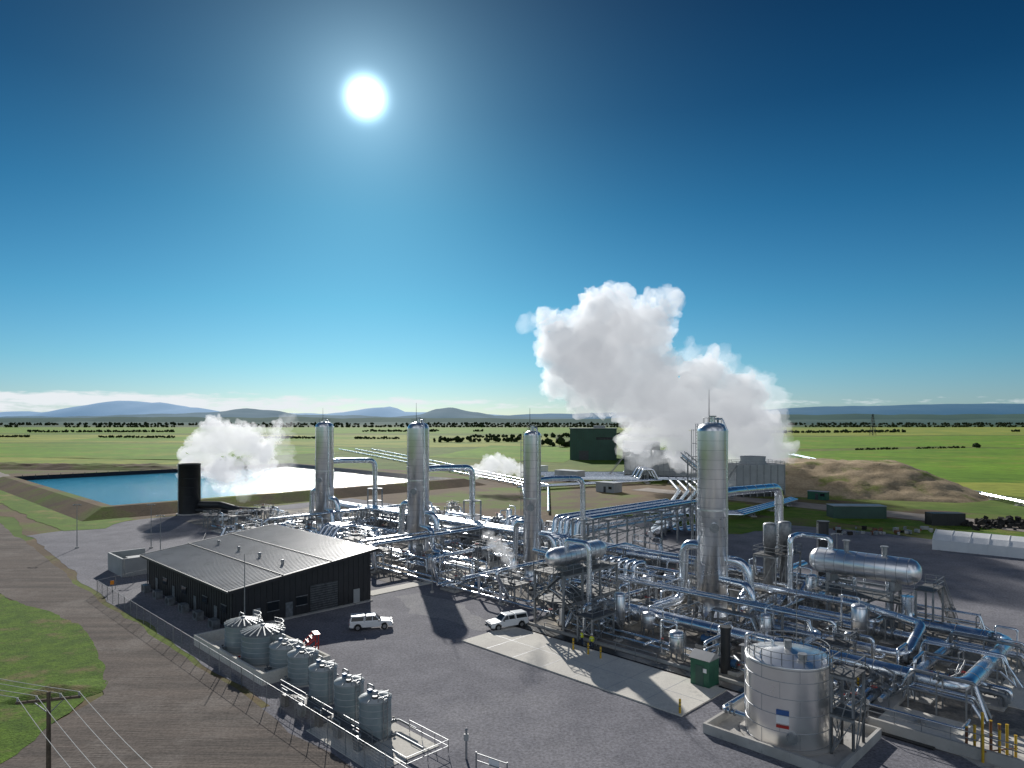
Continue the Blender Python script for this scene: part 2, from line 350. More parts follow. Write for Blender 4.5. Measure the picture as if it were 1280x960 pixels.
def saddles(mb,path,r,step=6):
    P=[Vector(p) for p in path]
    for p,q in zip(P,P[1:]):
        d=q-p
        if Vector((d.x,d.y)).length<3 or abs(d.z)>.5:continue
        n=max(1,int(d.length/step)); s=Vector((-d.y,d.x,0)).normalized()
        for k in range(n):
            c=p.lerp(q,(k+.5)/n); zt=c.z-r
            if zt<.15:continue
            mb.beam(c+s*r*1.3+Vector((0,0,-r)),c-s*r*1.3+Vector((0,0,-r)),.2,'galv')
            mb.beam((*(c+s*r*.9).xy,0),(*(c+s*r*.9).xy,zt),.14,'galv'); mb.beam((*(c-s*r*.9).xy,0),(*(c-s*r*.9).xy,zt),.14,'galv')
            mb.box((c.x,c.y,.12),(r*2+.5,r*2+.5,.24),'concrete')
def pipeline(name,path,r,seams=3,mat='alu_pipe',sup=True,valves=0):
    o=Vector((path[0][0],path[0][1],0)); P=[Vector(p)-o for p in path]
    mb=MB(); mb.tube(P,r,mat,14 if r>.3 else 8,seams=seams)
    if sup: saddles(mb,P,r)
    for k in range(valves):
        i=random.randrange(len(P)-1)
        d=P[i+1]-P[i]
        if d.length>3 and abs(d.z)<.3: valve(mb,P[i].lerp(P[i+1],random.uniform(.2,.8)),r*1.05,d)
    return mb.obj(name,W(o.x,o.y),R45)

# ------------------------------------------------------------------ steam separators
def separator(a,b,r,H,Lp,mast=4,big=True):
    mb=MB(); hd=r*.62
    mb.rev((0,0,0),[(r*1.06,0),(r*1.06,.35),(r*.96,.4),(r*.96,3.0),(r,3.05),(r,H-hd)],40,'alu_cladding')
    mb.rev((0,0,0),[(r*1.0,H-hd),(r*.97,H-hd*.75),(r*.85,H-hd*.4),(r*.6,H-hd*.14),(r*.3,H-.03),(.01,H)],40,'alu_cladding')
    z=4.5
    while z<H-hd:
        mb.cyl((0,0,z-.02),(0,0,z+.02),r*1.008,None,40,'seam',False); z+=1.25
    for z in (3.0,H-hd,H*.55): mb.cyl((0,0,z-.08),(0,0,z+.08),r*1.03,None,40,'alu_cladding')
    mb.cyl((0,0,0),(0,0,.3),r*1.5,None,8,'concrete')
    mb.cyl((0,0,H-.1),(0,0,H+.7),.32,None,12,'alu_cladding'); mb.cyl((0,0,H+.7),(0,0,H+.85),.5,None,12,'galv')
    mb.cyl((.6,.3,H-.3),(.6,.3,H+.6),.15,None,8,'galv')
    mb.cyl((-.4,-.2,H-.3),(-.4,-.2,H+mast),.07,.025,6,'steel_dark')
    mb.tube([(.2,0,H+.4),(r*.8,-.3,H+.4),(r*1.15,-.4,H-1),(r*1.15,-.4,4)],.10,'alu_pipe',8)
    for k in range(8):
        t=k/8*2*math.pi; mb.beam((r*.62*math.cos(t),r*.62*math.sin(t),H-.5),(r*.62*math.cos(t),r*.62*math.sin(t),H+.55),.04,'galv')
    mb.rev((0,0,0),[(r*.61,H+.52),(r*.64,H+.52),(r*.64,H+.57),(r*.61,H+.57)],20,'galv')
    ladder(mb,-r*1.12,-.2,.5,H-.2,0,.5)
    z=3
    while z<H-1:
        mb.rev((-r*1.12-.35,-.2,0),[(.42,z),(.45,z),(.45,z+.05),(.42,z+.05)],10,'galv'); z+=1.8
    for k in range(3):
        t=math.pi-.7+k*.7; mb.beam((-r*1.12-.35+.43*math.cos(t),-.2+.43*math.sin(t),3),(-r*1.12-.35+.43*math.cos(t),-.2+.43*math.sin(t),H-1),.035,'galv')
    mb.cyl((0,0,12),(r*.75,-r*1.1,12),.45,None,12,'alu_cladding'); mb.cyl((r*.7,-r*1.05,12),(r*.78,-r*1.15,12),.6,None,12,'galv')
    mb.box((-r*.65,-r*.80,16.5),(.7,.08,.5),'white_paint',rz=-math.radians(40))
    mb.obj('steam_separator',W(a,b),R45)
    pr=.62 if big else .45
    z=16.2
    q=MB(); path=[(r*.3,r*.3,z),(r*.5,4,z+.1),(1.5,Lp,z-.2),(1.5,Lp,3.2),(1.5,Lp+9,3.2)]
    q.tube(path,pr,'alu_pipe',16,bend=1.9,seams=2.5); 
    q.box((1.5,Lp,.5),(2,2,1),'concrete')
    for dx in(-1.3,1.3): 
        q.beam((1.5+dx,Lp+1.2,0),(1.5+dx,Lp+1.2,9),.25,'galv'); q.beam((1.5+dx,Lp-1.2,0),(1.5+dx,Lp-1.2,9),.25,'galv')
    for zz in(3,6,9):
        q.beam((.2,Lp-1.2,zz),(2.8,Lp-1.2,zz),.2,'galv');q.beam((.2,Lp+1.2,zz),(2.8,Lp+1.2,zz),.2,'galv')
        q.beam((.2,Lp-1.2,zz),(.2,Lp+1.2,zz),.2,'galv');q.beam((2.8,Lp-1.2,zz),(2.8,Lp+1.2,zz),.2,'galv')
    q.obj('steam_outlet_pipe',W(a,b),R45)
    q=MB(); q.tube([(-r*.2,-r*.4,9.2),(-r-1.6,-r*.5,9.4),(-r-1.9,-r*.6,1.6),(-r-1.9,-12,1.6)],pr,'alu_pipe',16,bend=1.9,seams=2.2); saddles(q,[(-r-1.9,-3,1.6),(-r-1.9,-12,1.6)],pr)
    q.obj('inlet_pipe',W(a,b),R45)
    q=MB(); q.tube([(r*.3,0,7.6),(r+2.6,.6,7.6),(r+3.0,.8,1.7),(r+3.0,14,1.7)],pr,'alu_pipe',16,bend=2.1,seams=2.2)
    q.tube([(r*.3,-.6,5.2),(r+4.2,-1.6,5.2),(r+4.6,-1.8,1.2),(r+13,-1.8,1.2),(r+13,-8,1.2)],pr*.8,'alu_pipe',14,bend=1.8,seams=2.2)
    saddles(q,[(r+3,3,1.7),(r+3,14,1.7)],pr); q.obj('brine_outlet_pipe',W(a,b),R45)
separator(-46.2,83.9,1.98,25.7,17,4.3)
separator(-76.9,81.6,1.38,24.3,11,3.6,False)
separator(-110.3,84,2.15,25.6,13,3.8)
separator(-146.4,84,2.1,25.6,13,3.2)

# ------------------------------------------------------------------ main pipelines (plant grid)
pipeline('steam_pipeline',[(-63,75,1.0),(-63,73,2.0),(-62,72.8,2.0),(-15.2,72.3,2.0),(-14.8,91,2.0),(-25,91.6,2.0),(-25,91.6,5)],.72,2.4)
pipeline('steam_pipeline',[(-45,74.6,1.2),(-20,74.4,1.2),(-19.6,88,1.2),(-32,88.2,1.2)],.5,2.4,valves=2)
pipeline('steam_pipeline',[(-44,87,1.5),(-44,90,3.4),(-30,90,3.4),(-22,86,3.4),(-22,80,1.4),(-36,80,1.4)],.5,2.4)
for i,(bb,zz,rr,a0,a1) in enumerate([(99,3.1,.62,-175,-38),(101.2,3.1,.5,-175,-34),(103.6,2.4,.55,-168,-40),(106,2.2,.4,-165,-48),(95.5,4.6,.35,-150,-52),(108.5,1.5,.6,-190,-60)]):
    pipeline('steam_pipeline',[(a0,bb,zz),((a0+a1)/2-6,bb,zz),((a0+a1)/2-6,bb,zz+1.6*(i%2)),((a0+a1)/2+2,bb,zz+1.6*(i%2)),((a0+a1)/2+2,bb,zz),(a1,bb,zz),(a1,bb,.4)],rr,3,valves=2)
for bb,zz,rr,a0,a1 in [(69.5,.8,.22,-150,-66),(67.8,.7,.16,-140,-30),(76.5,1.1,.35,-140,-80),(78.2,1.0,.28,-160,-84),(90.2,1.2,.4,-150,-52),(92.4,2.8,.3,-140,-36),(79,.9,.2,-72,-24),(66.2,.6,.14,-58,-14),(81,4.6,.18,-75,-50)]:
    pipeline('process_pipe',[(a0,bb,.2),(a0,bb,zz),(a1,bb,zz),(a1,bb+2.5,zz)],rr,0,valves=4)
for a0 in(-150,-141,-118,-104,-100,-84,-70,-56,-52,-38):
    z=random.choice([1.3,2,4.8]);pipeline('process_pipe',[(a0,65+random.uniform(0,6),.3),(a0,66.5,z),(a0,random.uniform(92,112),z),(a0+1,112,.4)],random.choice([.2,.3,.4]),0,valves=2)
for i in range(6):
    a0=-70+i*1.5
    pipeline('expansion_loop_pipe',[(a0,86,1.2),(a0,89,1.2),(a0,89.3,3.6),(a0,92,3.6),(a0,92.4,1.4),(a0,97,1.4)],.38,2)
for i in range(5):
    a0=-102+i*1.6
    pipeline('expansion_loop_pipe',[(a0,100,1.4),(a0,101,5.6),(a0,104,5.6),(a0,105,1.4),(a0,112,1.4)],.45,2)
for i in range(4):
    a0=-132+i*1.7
    pipeline('expansion_loop_pipe',[(a0,74,1.0),(a0,76,3.6),(a0,80,3.6),(a0,81,1.0),(a0,94,1.0)],.4,2)
mb=MB()
for b0 in range(0,38,6):
    for x in(-3.4,3.4): mb.box((x,b0,3.6),(.3,.3,7.2),'galv')
    for z in(4.6,7.2): mb.box((0,b0,z),(7.6,.25,.3),'galv')
    mb.beam((-3.4,b0,1),(3.4,b0,4.5),.12,'galv')
    if b0<36:
        for x in(-3.4,3.4): mb.beam((x,b0,7.2),(x,b0+6,7.2),.22,'galv');mb.beam((x,b0,4.6),(x,b0+6,4.6),.18,'galv')
        mb.beam((3.4,b0,4.6),(3.4,b0+6,7.2),.1,'galv')
for i,x in enumerate((-2.6,-1.2,.2,1.5,2.7)):
    mb.tube([(x,-3,2.0),(x,-2,8.0),(x,36+i*.7,8.0),(x,37+i*.7,1.2),(x+1,48,1.2)],.5 if i%2==0 else .36,'alu_pipe',14,bend=1.3,seams=3)
mb.tube([(-2,-4,5.2),(-2,36,5.2)],.3);mb.tube([(1,-4,5.2),(1,36,5.2)],.35)
mb.obj('pipe_rack',W(-82,98),R45)
mb=MB()
for a0 in range(0,66,6):
    for y in(-2.4,2.4): mb.box((a0,y,2.3),(.28,.28,4.6),'galv')
    mb.box((a0,0,4.6),(.25,5.2,.28),'galv');mb.box((a0,0,2.6),(.2,5.0,.2),'galv')
    if a0<60:
        for y in(-2.4,2.4): mb.beam((a0,y,4.6),(a0+6,y,4.6),.2,'galv')
        if a0%12==0: mb.beam((a0,-2.4,.3),(a0+6,-2.4,4.5),.1,'galv')
for y,r in((-1.9,.28),(-1.1,.18),(-.4,.3),(.6,.36),(1.6,.25)): mb.tube([(-3,y,1.2),(-2,y,5.1),(62,y,5.1),(63,y,1.0)],r,'alu_pipe',10)
mb.box((30,2.2,3.0),(60,.5,.12),'galv')
mb.obj('pipe_rack',W(-142,93.6),R45)
mb=MB()
for a0 in range(0,36,6): mb.box((a0,0,2),(.25,.25,4),'galv');mb.box((a0,0,4),(.2,2,.15),'galv')
mb.box((15,0,4.12),(30,.6,.1),'galv');mb.tube([(0,.7,4.3),(30,.7,4.3)],.18);mb.tube([(0,-.7,4.35),(30,-.7,4.35),(30,-.7,.5)],.22)
mb.obj('pipe_rack',W(-58,77.6),R45)

def wpipe(name,pts,r,seams=0):
    mb=MB();o=Vector((pts[0][0],pts[0][1],0));P=[Vector(p)-o for p in pts];mb.tube(P,r,'alu_pipe',10,seams=seams);saddles(mb,P,r,14);mb.obj(name,o)
for i in range(3):
    wpipe('cross_country_pipeline',[(-150+i*14,600,.8),(-66+i*10,420,.8),(4+i*5,268,.8),(4+i*3,190,.8)],.33)
for i in range(3): wpipe('cross_country_pipeline',[(6-i*2,255,1.2),(20,262+i*2.4,1.2),(90,300+i*2.4,1.2)],.4)
for i in range(2):
    wpipe('cross_country_pipeline',[(200+i*3,500,1.2),(174+i*2.4,340,1.2),(152+i*2,202,1.2),(140+i*2,150,1.2)],.42)
for i in range(6):
    y=285+i*7; wpipe('steam_main_pipe',[(20-i*3,y,1.5),(52,y,1.5),(54,y,5.5),(58,y,5.5),(60,y,1.5),(96,y-8,1.5)],.6)
for i in range(4): wpipe('steam_main_pipe',[(30+i*2.2,150+i*3,1.3),(58+i*3,240,1.3),(66+i*3,292,1.3)],.6)
for i in range(3): wpipe('steam_main_pipe',[(26,186+i*2.6,1.3),(60,180+i*2.6,1.3),(88,214+i*2,1.3)],.5)

# ------------------------------------------------------------------ process clutter
def skid(a,b,kind):
    mb=MB(); rnd=random.uniform
    if kind==0:
        L=rnd(5,8)
        mb.box((0,0,.15),(L,3.4,.3),'concrete')
        for y in(-1.1,0,1.1):
            r=rnd(.12,.26);z=rnd(.8,1.3);mb.tube([(-L/2-1,y,z),(L/2,y,z),(L/2,y,.3)],r,random.choice(['alu_pipe','alu_pipe','valve_grey']),10)
            for k in range(3): valve(mb,(rnd(-L/2+.6,L/2-.6),y,z),r)
            mb.tube([(rnd(-2,2),y,z),(0,y,z+rnd(.8,1.6)),(0,y+1,z+1.6)],.08,'galv',6)
        for x in(-L/2+.4,L/2-.4):
            for y in(-1.4,1.4): mb.box((x,y,.6),(.12,.12,1.2),'galv')
        nm='valve_manifold'
    elif kind==1:
        z=rnd(2.2,4.6);la=rnd(2.5,5);lb=rnd(1.6,3);platform(mb,0,0,la,lb,z)
        stair(mb,(la/2+z*.8,0,0),(la/2,0,z)) if random.random()<.6 else ladder(mb,la/2+.1,0,0,z+1)
        mb.tube([(0,lb/2+.6,.3),(0,lb/2+.6,z+.6),(la,lb/2+.6,z+.6),(la,lb/2+.6,.3)],.2,'alu_pipe',10)
        valve(mb,(la*.4,lb/2+.6,z+.6),.22); valve(mb,(0,0,z+.6),.2)
        nm='access_platform'
    elif kind==2:
        mb.box((0,0,.18),(3.4,1.6,.36),'concrete');mb.box((0,0,.46),(3,1.2,.18),'steel_dark')
        mb.cyl((-1.2,0,1.0),(.1,0,1.0),.42,None,14,'valve_blue');mb.cyl((-1.3,0,1.0),(-1.2,0,1.0),.36,None,14,'steel_dark')
        mb.cyl((.1,0,1.0),(.6,0,1.0),.1,None,8,'steel_dark');mb.cyl((.6,0,1.0),(1.0,0,1.0),.5,None,14,'valve_grey')
        mb.tube([(.8,0,1.2),(.8,0,2.6),(.8,3,2.6),(.8,3,.4)],.16,'alu_pipe',8);mb.tube([(1,0,1),(2.4,0,1),(2.4,-2,1)],.2,'alu_pipe',8);valve(mb,(1.8,0,1),.2)
        mb.box((-.6,0,1.5),(.4,.3,.25),'valve_grey'); nm='pump_skid'
    elif kind==3:
        r=rnd(.5,.9);h=rnd(2.6,5)
        for t in(0,2.1,4.2): mb.box((r*.8*math.cos(t),r*.8*math.sin(t),.5),(.14,.14,1),'galv')
        mb.rev((0,0,0),[(.02,.6),(r*.6,.7),(r,1.0),(r,h-.3),(r*.75,h-.08),(.02,h)],18,'alu_cladding')
        for z in(1.5,2.5,h-.4): mb.cyl((0,0,z-.04),(0,0,z+.04),r*1.03,None,18,'seam')
        mb.tube([(0,0,h-.1),(0,0,h+.7),(2,0,h+.7),(2,0,.3)],.12,'alu_pipe',8);mb.tube([(r*.5,0,1.4),(r+2,0,1.4),(r+2,2,1.4)],.15,'alu_pipe',8);valve(mb,(r+1,0,1.4),.15)
        ladder(mb,-r-.15,0,0,h,0,.4); nm='knockout_vessel'
    elif kind==4:
        mb.box((0,0,1.1),(1.6,.5,1.5),'wall_lightgrey');mb.box((0,-.26,1.1),(.7,.03,1.3),'galv')
        for x in(-.7,.7): mb.box((x,0,.18),(.1,.4,.36),'galv')
        mb.box((0,-.1,2.0),(1.9,.9,.06),'galv')
        for k in range(5): mb.tube([(-.6+k*.3,.2,.6),(-.6+k*.3,1.0,.3),(-.6+k*.3,3,.3)],.04,'galv',5)
        nm='instrument_cabinet'
    else:
        L=rnd(4,7)
        for x in(-L/2,0,L/2):
            for y in(-1,1): mb.box((x,y,1.4),(.12,.12,2.8),'galv')
            mb.box((x,0,2.8),(.12,2.2,.14),'galv');mb.box((x,0,1.6),(.1,2.1,.1),'galv')
        for k in range(7):
            y=rnd(-1,1);z=random.choice([1.75,2.95]);r=rnd(.06,.17);mb.tube([(-L/2-rnd(0,2),y,rnd(.3,.8)),(-L/2-.2,y,z),(L/2+.2,y,z),(L/2+rnd(.3,1.5),y+rnd(-1,1),.3)],r,random.choice(['alu_pipe','galv','alu_pipe']),7)
        valve(mb,(rnd(-1,1),0,3.0),.18);nm='pipe_support_frame'
    return mb.obj(nm,W(a,b,.07),R45+random.choice([0,0,math.pi,math.pi/2]))
occupied=[(-46.2,83.9,3.6),(-76.9,81.6,3.2),(-110.3,84,3.8),(-146.4,84,3.8),(-30.5,93.3,5),(-57.3,68.6,4),(-24.2,56.3,6),(-64,64,7)]
def free(a,b):
    return all((a-x)**2+(b-y)**2>r*r for x,y,r in occupied)
cnt=0
for a0 in range(-166,-12,6):
    for b0 in (65,70.5,76,81.5,87,92,97):
        if random.random()<.14:continue
        if a0>-62 and b0<66 and random.random()<.2: continue
        if -92<a0<-64 and b0<70: continue
        a=a0+random.uniform(-1.5,1.5);b=b0+random.uniform(-1.2,1.2)
        if not free(a,b):continue
        if a>-40 and b>84 and random.random()<.4: continue
        k=random.choices([0,1,2,3,4,5],[5,3.2,2,1.8,1.2,4.5])[0]
        skid(a,b,k);occupied.append((a,b,1.5));cnt+=1
for i in range(22): skid(random.uniform(-180,-70),random.uniform(104,122),random.choice([0,1,3,5,0]))
for a0,b0 in((-38,96),(-42,99),(-36,101),(-47,96),(-50,101)): skid(a0,b0,random.choice([1,3,5]))

# ------------------------------------------------------------------ horizontal vessels
mb=MB()
r=1.6
mb.rev((0,0,7.6),[(.02,-6.6),(.8,-6.45),(1.35,-6.0),(1.6,-5.4),(1.6,5.4),(1.35,6.0),(.8,6.45),(.02,6.6)],28,'alu_cladding','X')
for x in [-5.4+i*1.2 for i in range(10)]: mb.cyl((x-.03,0,7.6),(x+.03,0,7.6),r*1.012,None,28,'seam')
for x in(-3.8,3.8):
    mb.box((x,0,5.7),(.5,2.8,1.2),'galv')
    for y in(-1.6,1.6): mb.box((x,y,2.6),(.35,.35,5.2),'galv')
    mb.box((x,0,5.1),(.35,3.6,.3),'galv');mb.beam((x,-1.6,.3),(x,1.6,5),.14,'galv')
for y in(-1.6,1.6): mb.beam((-3.8,y,5),(3.8,y,5),.3,'galv');mb.beam((-3.8,y,.4),(3.8,y,5),.14,'galv')
mb.box((0,0,4.0),(11,4.4,.1),'grating')
for x in(-5.3,0,5.3):
    for y in(-2.1,2.1): mb.box((x,y,2),(.2,.2,4),'galv')
rail(mb,[(-5.5,-2.2),(5.5,-2.2),(5.5,2.2),(-5.5,2.2),(-5.5,-2.2)],4.05)
mb.box((7.4,0,6.0),(2,4.4,.1),'grating');rail(mb,[(6.4,-2.2),(8.4,-2.2),(8.4,2.2),(6.4,2.2)],6.05)
for x in(6.5,8.3):
    for y in(-2.1,2.1): mb.box((x,y,3),(.2,.2,6),'galv')
stair(mb,(8.6,6.5,0),(8.0,2.2,6))
for x,h in((-2,1.2),(2.5,1.0)): mb.cyl((x,0,9.0),(x,0,9.2+h),.3,None,10,'galv');mb.cyl((x,0,9.2+h),(x,0,9.35+h),.45,None,10,'galv')
mb.tube([(-4,0,9),(-4,0,10.6),(-8,0,10.6),(-8,-3,10.6),(-8,-3,1)],.35,'alu_pipe',12,seams=2)
mb.tube([(3,0,6.2),(3,0,2),(3,-5,2),(-6,-5,2)],.4,'alu_pipe',12,seams=2)
mb.tube([(-1,0,6.2),(-1,0,1.4),(-1,-7,1.4)],.3,'alu_pipe',12)
mb.obj('horizontal_pressure_vessel',W(-30.5,93.3),R45)
mb=MB(); zc=8.7
mb.rev((0,0,zc),[(.02,-5.6),(.6,-5.5),(1.05,-5.0),(1.2,-4.5),(1.2,4.5),(1.05,5.0),(.6,5.5),(.02,5.6)],24,'alu_cladding','X',math.pi/2)
for x in [-4.5+i for i in range(10)]: mb.cyl((0,x-.03,zc),(0,x+.03,zc),1.215,None,24,'seam')
for z in(3.4,6.9):
    mb.box((0,0,z),(5,11,.12),'grating');rail(mb,[(-2.5,-5.5),(2.5,-5.5),(2.5,5.5),(-2.5,5.5),(-2.5,-5.5)],z+.06)
    for x in(-2.4,2.4): mb.box((x,0,z-.2),(.2,11,.28),'galv')
for x in(-2.4,2.4):
    for y in(-5.4,-1.8,1.8,5.4): mb.box((x,y,3.5),(.25,.25,7),'galv')
    mb.beam((x,-5.4,.2),(x,-1.8,3.3),.12,'galv');mb.beam((x,5.4,.2),(x,1.8,3.3),.12,'galv');mb.beam((x,-5.4,6.8),(x,-1.8,3.5),.12,'galv');mb.beam((x,1.8,3.5),(x,5.4,6.8),.12,'galv')
for y in(-5.4,-1.8,1.8,5.4): mb.beam((-2.4,y,.2),(2.4,y,3.3),.1,'galv')
for y in(-3,3): mb.box((0,y,7.25),(1.9,.35,.7),'galv')
stair(mb,(7.2,-4.6,0),(2.5,-4.6,3.4));stair(mb,(-2.0,-5.9,3.4),(2.2,-5.9,6.9))
mb.tube([(0,-2,9.6),(0,-2,10.6),(3.6,-2,10.6),(3.6,-2,2),(8,-2,2)],.35,'alu_pipe',12,seams=2)
mb.tube([(0,2,7.6),(0,2,4.4),(-4,2,4.4),(-4,2,1.4),(-8,2,1.4)],.35,'alu_pipe',12,seams=2)
for k in range(5):
    y=-4+k*2;mb.cyl((.9,y,.4),(.9,y,2.6),.35,None,12,'alu_cladding');valve(mb,(-1,y,1.2),.25);mb.tube([(.9,y,4),(-1.2,y,4.6),(-1.2,y,6.2)],.15,'alu_pipe',8)
mb.obj('flash_vessel_structure',W(-57.6,69.5),R45)

# ------------------------------------------------------------------ big steel tank
mb=MB(); r=3.3;H=6.6
mb.rev((0,0,0),[(r,.3),(r,H)],56,'tank_steel');mb.rev((0,0,0),[(r*1.02,H),(r*1.02,H+.08),(r,H+.1),(.02,H+.75)],56,'tank_steel')
for z in(.35,1.6,2.9,4.2,5.5,6.45): mb.rev((0,0,0),[(r*1.0,z-.03),(r*1.008,z-.02),(r*1.008,z+.02),(r*1.0,z+.03)],56,'seam')
for row in range(5):
    for k in range(7):
        t=(k+row*.5)/7*2*math.pi; z=.35+row*1.28; mb.beam((r*1.003*math.cos(t),r*1.003*math.sin(t),z),(r*1.003*math.cos(t),r*1.003*math.sin(t),z+1.25),.025,'seam')
mb.cyl((0,0,0),(0,0,.3),r*1.15,None,40,'concrete')
P=[((r-.15)*math.cos(t*math.pi/12),(r-.15)*math.sin(t*math.pi/12)) for t in range(25)]
rail(mb,P,H+.1,1.0,3,w=.045)
ladder(mb,r+.3,-.4,0,H+1.2,0,.5)
platform(mb,r+1.3,.2,1.8,2.4,H-.2);platform(mb,r+1.3,.2,1.8,2.4,H*.5)
mb.cyl((0,0,H+.7),(0,0,H+1.3),.3,None,12,'galv');mb.cyl((1.6,-1,H+.3),(1.6,-1,H+.8),.35,None,12,'galv')
mb.tube([(-r-.6,.5,.4),(-r-.6,.5,H+.9),(-1.5,.5,H+.9),(-1.5,.5,H+.3)],.14,'alu_pipe',8)
mb.tube([(-r*.9,-1,1),(-r-2.0,-1,1),(-r-2.0,4,1)],.22,'alu_pipe',10);valve(mb,(-r-1.2,-1,1),.2)
mb.cyl((1.7*.9,-2.9*.98,1.3),(1.7*1.0,-2.9*1.08,1.3),.42,None,14,'galv')
ta=math.radians(-62); 
for zz,mt,w,h in((2.6,'white_paint',.95,.62),(3.15,'sign_blue',.95,.38),(2.05,'red_paint',.95,.22)):
    mb.box((r*1.015*math.cos(ta-.2),r*1.015*math.sin(ta-.2),zz),(.05,w,h),mt,rz=ta-.2)
mb.obj('steel_storage_tank',W(-24.2,56.3),R45)
mb=MB()
for c,d in(((0,-4.6,.4),(10.8,.25,.8)),((0,4.6,.4),(10.8,.25,.8)),((-5.28,0,.4),(.25,8.95,.8)),((5.28,0,.4),(.25,8.95,.8))): mb.box(c,d,'concrete')
mb.box((0,0,.06),(10.3,8.9,.10),'concrete');mb.obj('bund_wall',W(-24,56.5,.05),R45)
# ------------------------------------------------------------------ concrete aprons & kerbs
sheet('concrete_apron',rect(-61.5,-32.3,53.2,61.4),.17,'concrete_pad',thick=.15)
sheet('concrete_path',rect(-89.2,-86.6,57.5,72.5),.13,'concrete_pad',thick=.1)
sheet('concrete_path',rect(-92,-86.9,73,90),.13,'concrete_pad',thick=.1)
sheet('concrete_slab',rect(-53,-43,28.7,34.8),.10,'concrete_pad',thick=.1)
sheet('concrete_slab',rect(-20,4,63.5,69),.14,'concrete_pad',thick=.1)
sheet('concrete_slab',[(-14,76),(2,76),(2,88),(-14,88)],.14,'concrete_pad',thick=.1,jit=0)
mb=MB();mb.box((0,0,.17),(46,.28,.34),'concrete');mb.box((0,-1.2,.1),(46,1.3,.1),'black_liner');mb.obj('kerb_wall',W(-38,63.6,.03),R45)
mb=MB()
for i in range(1,7): mb.box((-29.2/2+i*29.2/7,0,0),(.05,8.1,.008),'seam')
mb.box((0,0,.0),(29,.05,.009),'seam'); mb.obj('expansion_joint',W(-46.9,57.3,.176),R45)
mb=MB()
mb.box((0,0,.5),(34,.3,1.0),'concrete');mb.box((17,6,.5),(.3,12,1.0),'concrete');mb.box((6,-3,.06),(22,5,.1),'concrete_pad')
rail(mb,[(-17,0),(17,0),(17,12)],1.0,1.0,2);mb.obj('retaining_wall',W(-3,62.4,.02),R45)
mb=MB();rail(mb,[(-57,0),(-41,0)],.2,1.0,2.4);mb.obj('pedestrian_barrier',W(0,62.6),R45)

# ------------------------------------------------------------------ dosing tanks (bottom-left)
def dtank(a,b,r,h,ribs):
    mb=MB();mb.cyl((0,0,0),(0,0,.15),r*1.1,None,24,'concrete');mb.rev((0,0,0),[(r,.15),(r,h)],32,'frp_tank')
    for z in[.3+i*(h-.4)/5 for i in range(6)]: mb.rev((0,0,0),[(r,z-.03),(r*1.02,z-.02),(r*1.02,z+.02),(r,z+.03)],32,'frp_roof')
    ch=r*.26
    mb.rev((0,0,0),[(r*1.05,h),(r*1.05,h+.06),(.25,h+ch),(.25,h+ch+.2),(.02,h+ch+.2)],32,'valve_grey' if ribs else 'frp_roof')
    for k in range(18 if ribs else 6):
        t=k*2*math.pi/(18 if ribs else 6);mb.beam((r*1.04*math.cos(t),r*1.04*math.sin(t),h+.12),(.28*math.cos(t),.28*math.sin(t),h+ch+.07),.12 if ribs else .05,'frp_roof')
    if ribs: rail(mb,[((r*.98)*math.cos(t*math.pi/6),(r*.98)*math.sin(t*math.pi/6)) for t in range(5)],h,.9,3,w=.045)
    else:
        mb.cyl((r*.4,-r*.3,h),(r*.4,-r*.3,h+.4),.22,None,10,'steel_dark');mb.box((-r*.3,-r*.2,h+.45),(.35,.3,.4),'valve_blue');rail(mb,[(r*.9,-r*.4),(r*.9,r*.4)],h,.8,1,w=.04)
    ladder(mb,r+.15,0,0,h+.5,0,.4);mb.tube([(-r*.6,r*.3,h),(-r*.6,r*.3,h+.6),(-r-.4,r*.3,h+.6),(-r-.4,r*.3,.4)],.08,'galv',6)
    mb.tube([(0,r*.9,.6),(0,r+1.0,.6),(2.5,r+1.0,.6)],.1,'valve_grey',6);valve(mb,(0,r+.5,.6),.12,(0,1,0))
    mb.tube([(0,-r*.9,.6),(0,-r-.7,.6),(1.5,-r-.7,.6)],.1,'valve_grey',6);valve(mb,(0,-r-.4,.6),.12,(0,1,0))
    mb.obj('dosing_tank',W(a,b,.05),R45)
for t in((-76.9,33.9,1.95,3.0,1),(-72.0,33.9,2.2,3.1,1),(-67.4,34.2,1.6,2.6,0),(-63.2,33.9,1.45,2.8,0),(-57.6,32.9,1.25,3.1,0),(-52.8,32.7,1.25,3.1,0),(-48.2,32.3,1.3,3.1,0)): dtank(*t)
mb=MB()
for c,d in(((0,-3.6,.6),(17.4,.28,1.2)),((0,3.6,.6),(17.4,.28,1.2)),((-8.6,0,.6),(.28,6.92,1.2)),((8.6,0,.6),(.28,6.92,1.2))): mb.box(c,d,'concrete_pad')
mb.box((0,0,.03),(16.9,6.9,.06),'concrete_pad');mb.obj('bund_wall',W(-73.6,34.2,.05),R45)
mb=MB();mb.box((0,0,.9),(15,.8,.08),'grating');rail(mb,[(-7.5,-.4),(7.5,-.4)],.94,.95,2.5,w=.035)
for x in range(-7,8,4): mb.box((x,-.35,.45),(.1,.1,.9),'galv');mb.box((x,.35,.45),(.1,.1,.9),'galv')
for k in range(5):
    x=-7+k*3;mb.tube([(x,-.6,.3),(x,-.6,1.3),(x+1.2,-.6,1.3),(x+1.2,-.9,.3)],.07,'galv',6);mb.box((x+1,-.75,.5),(.7,.4,1.0),random.choice(['valve_grey','steel_dark','galv']))
mb.obj('tank_walkway',W(-53,30.6,.05),R45)
mb=MB();mb.tube([(-2,0,.3),(-1,0,.9),(2.4,0,.9)],.12,'galv',6)
rail(mb,[(-2,2),(3,2),(3,-2),(-2,-2)],.1,1.0,1.6,w=.04);mb.obj('safety_handrail',W(-44.5,32.5,.05),R45)
mb=MB()
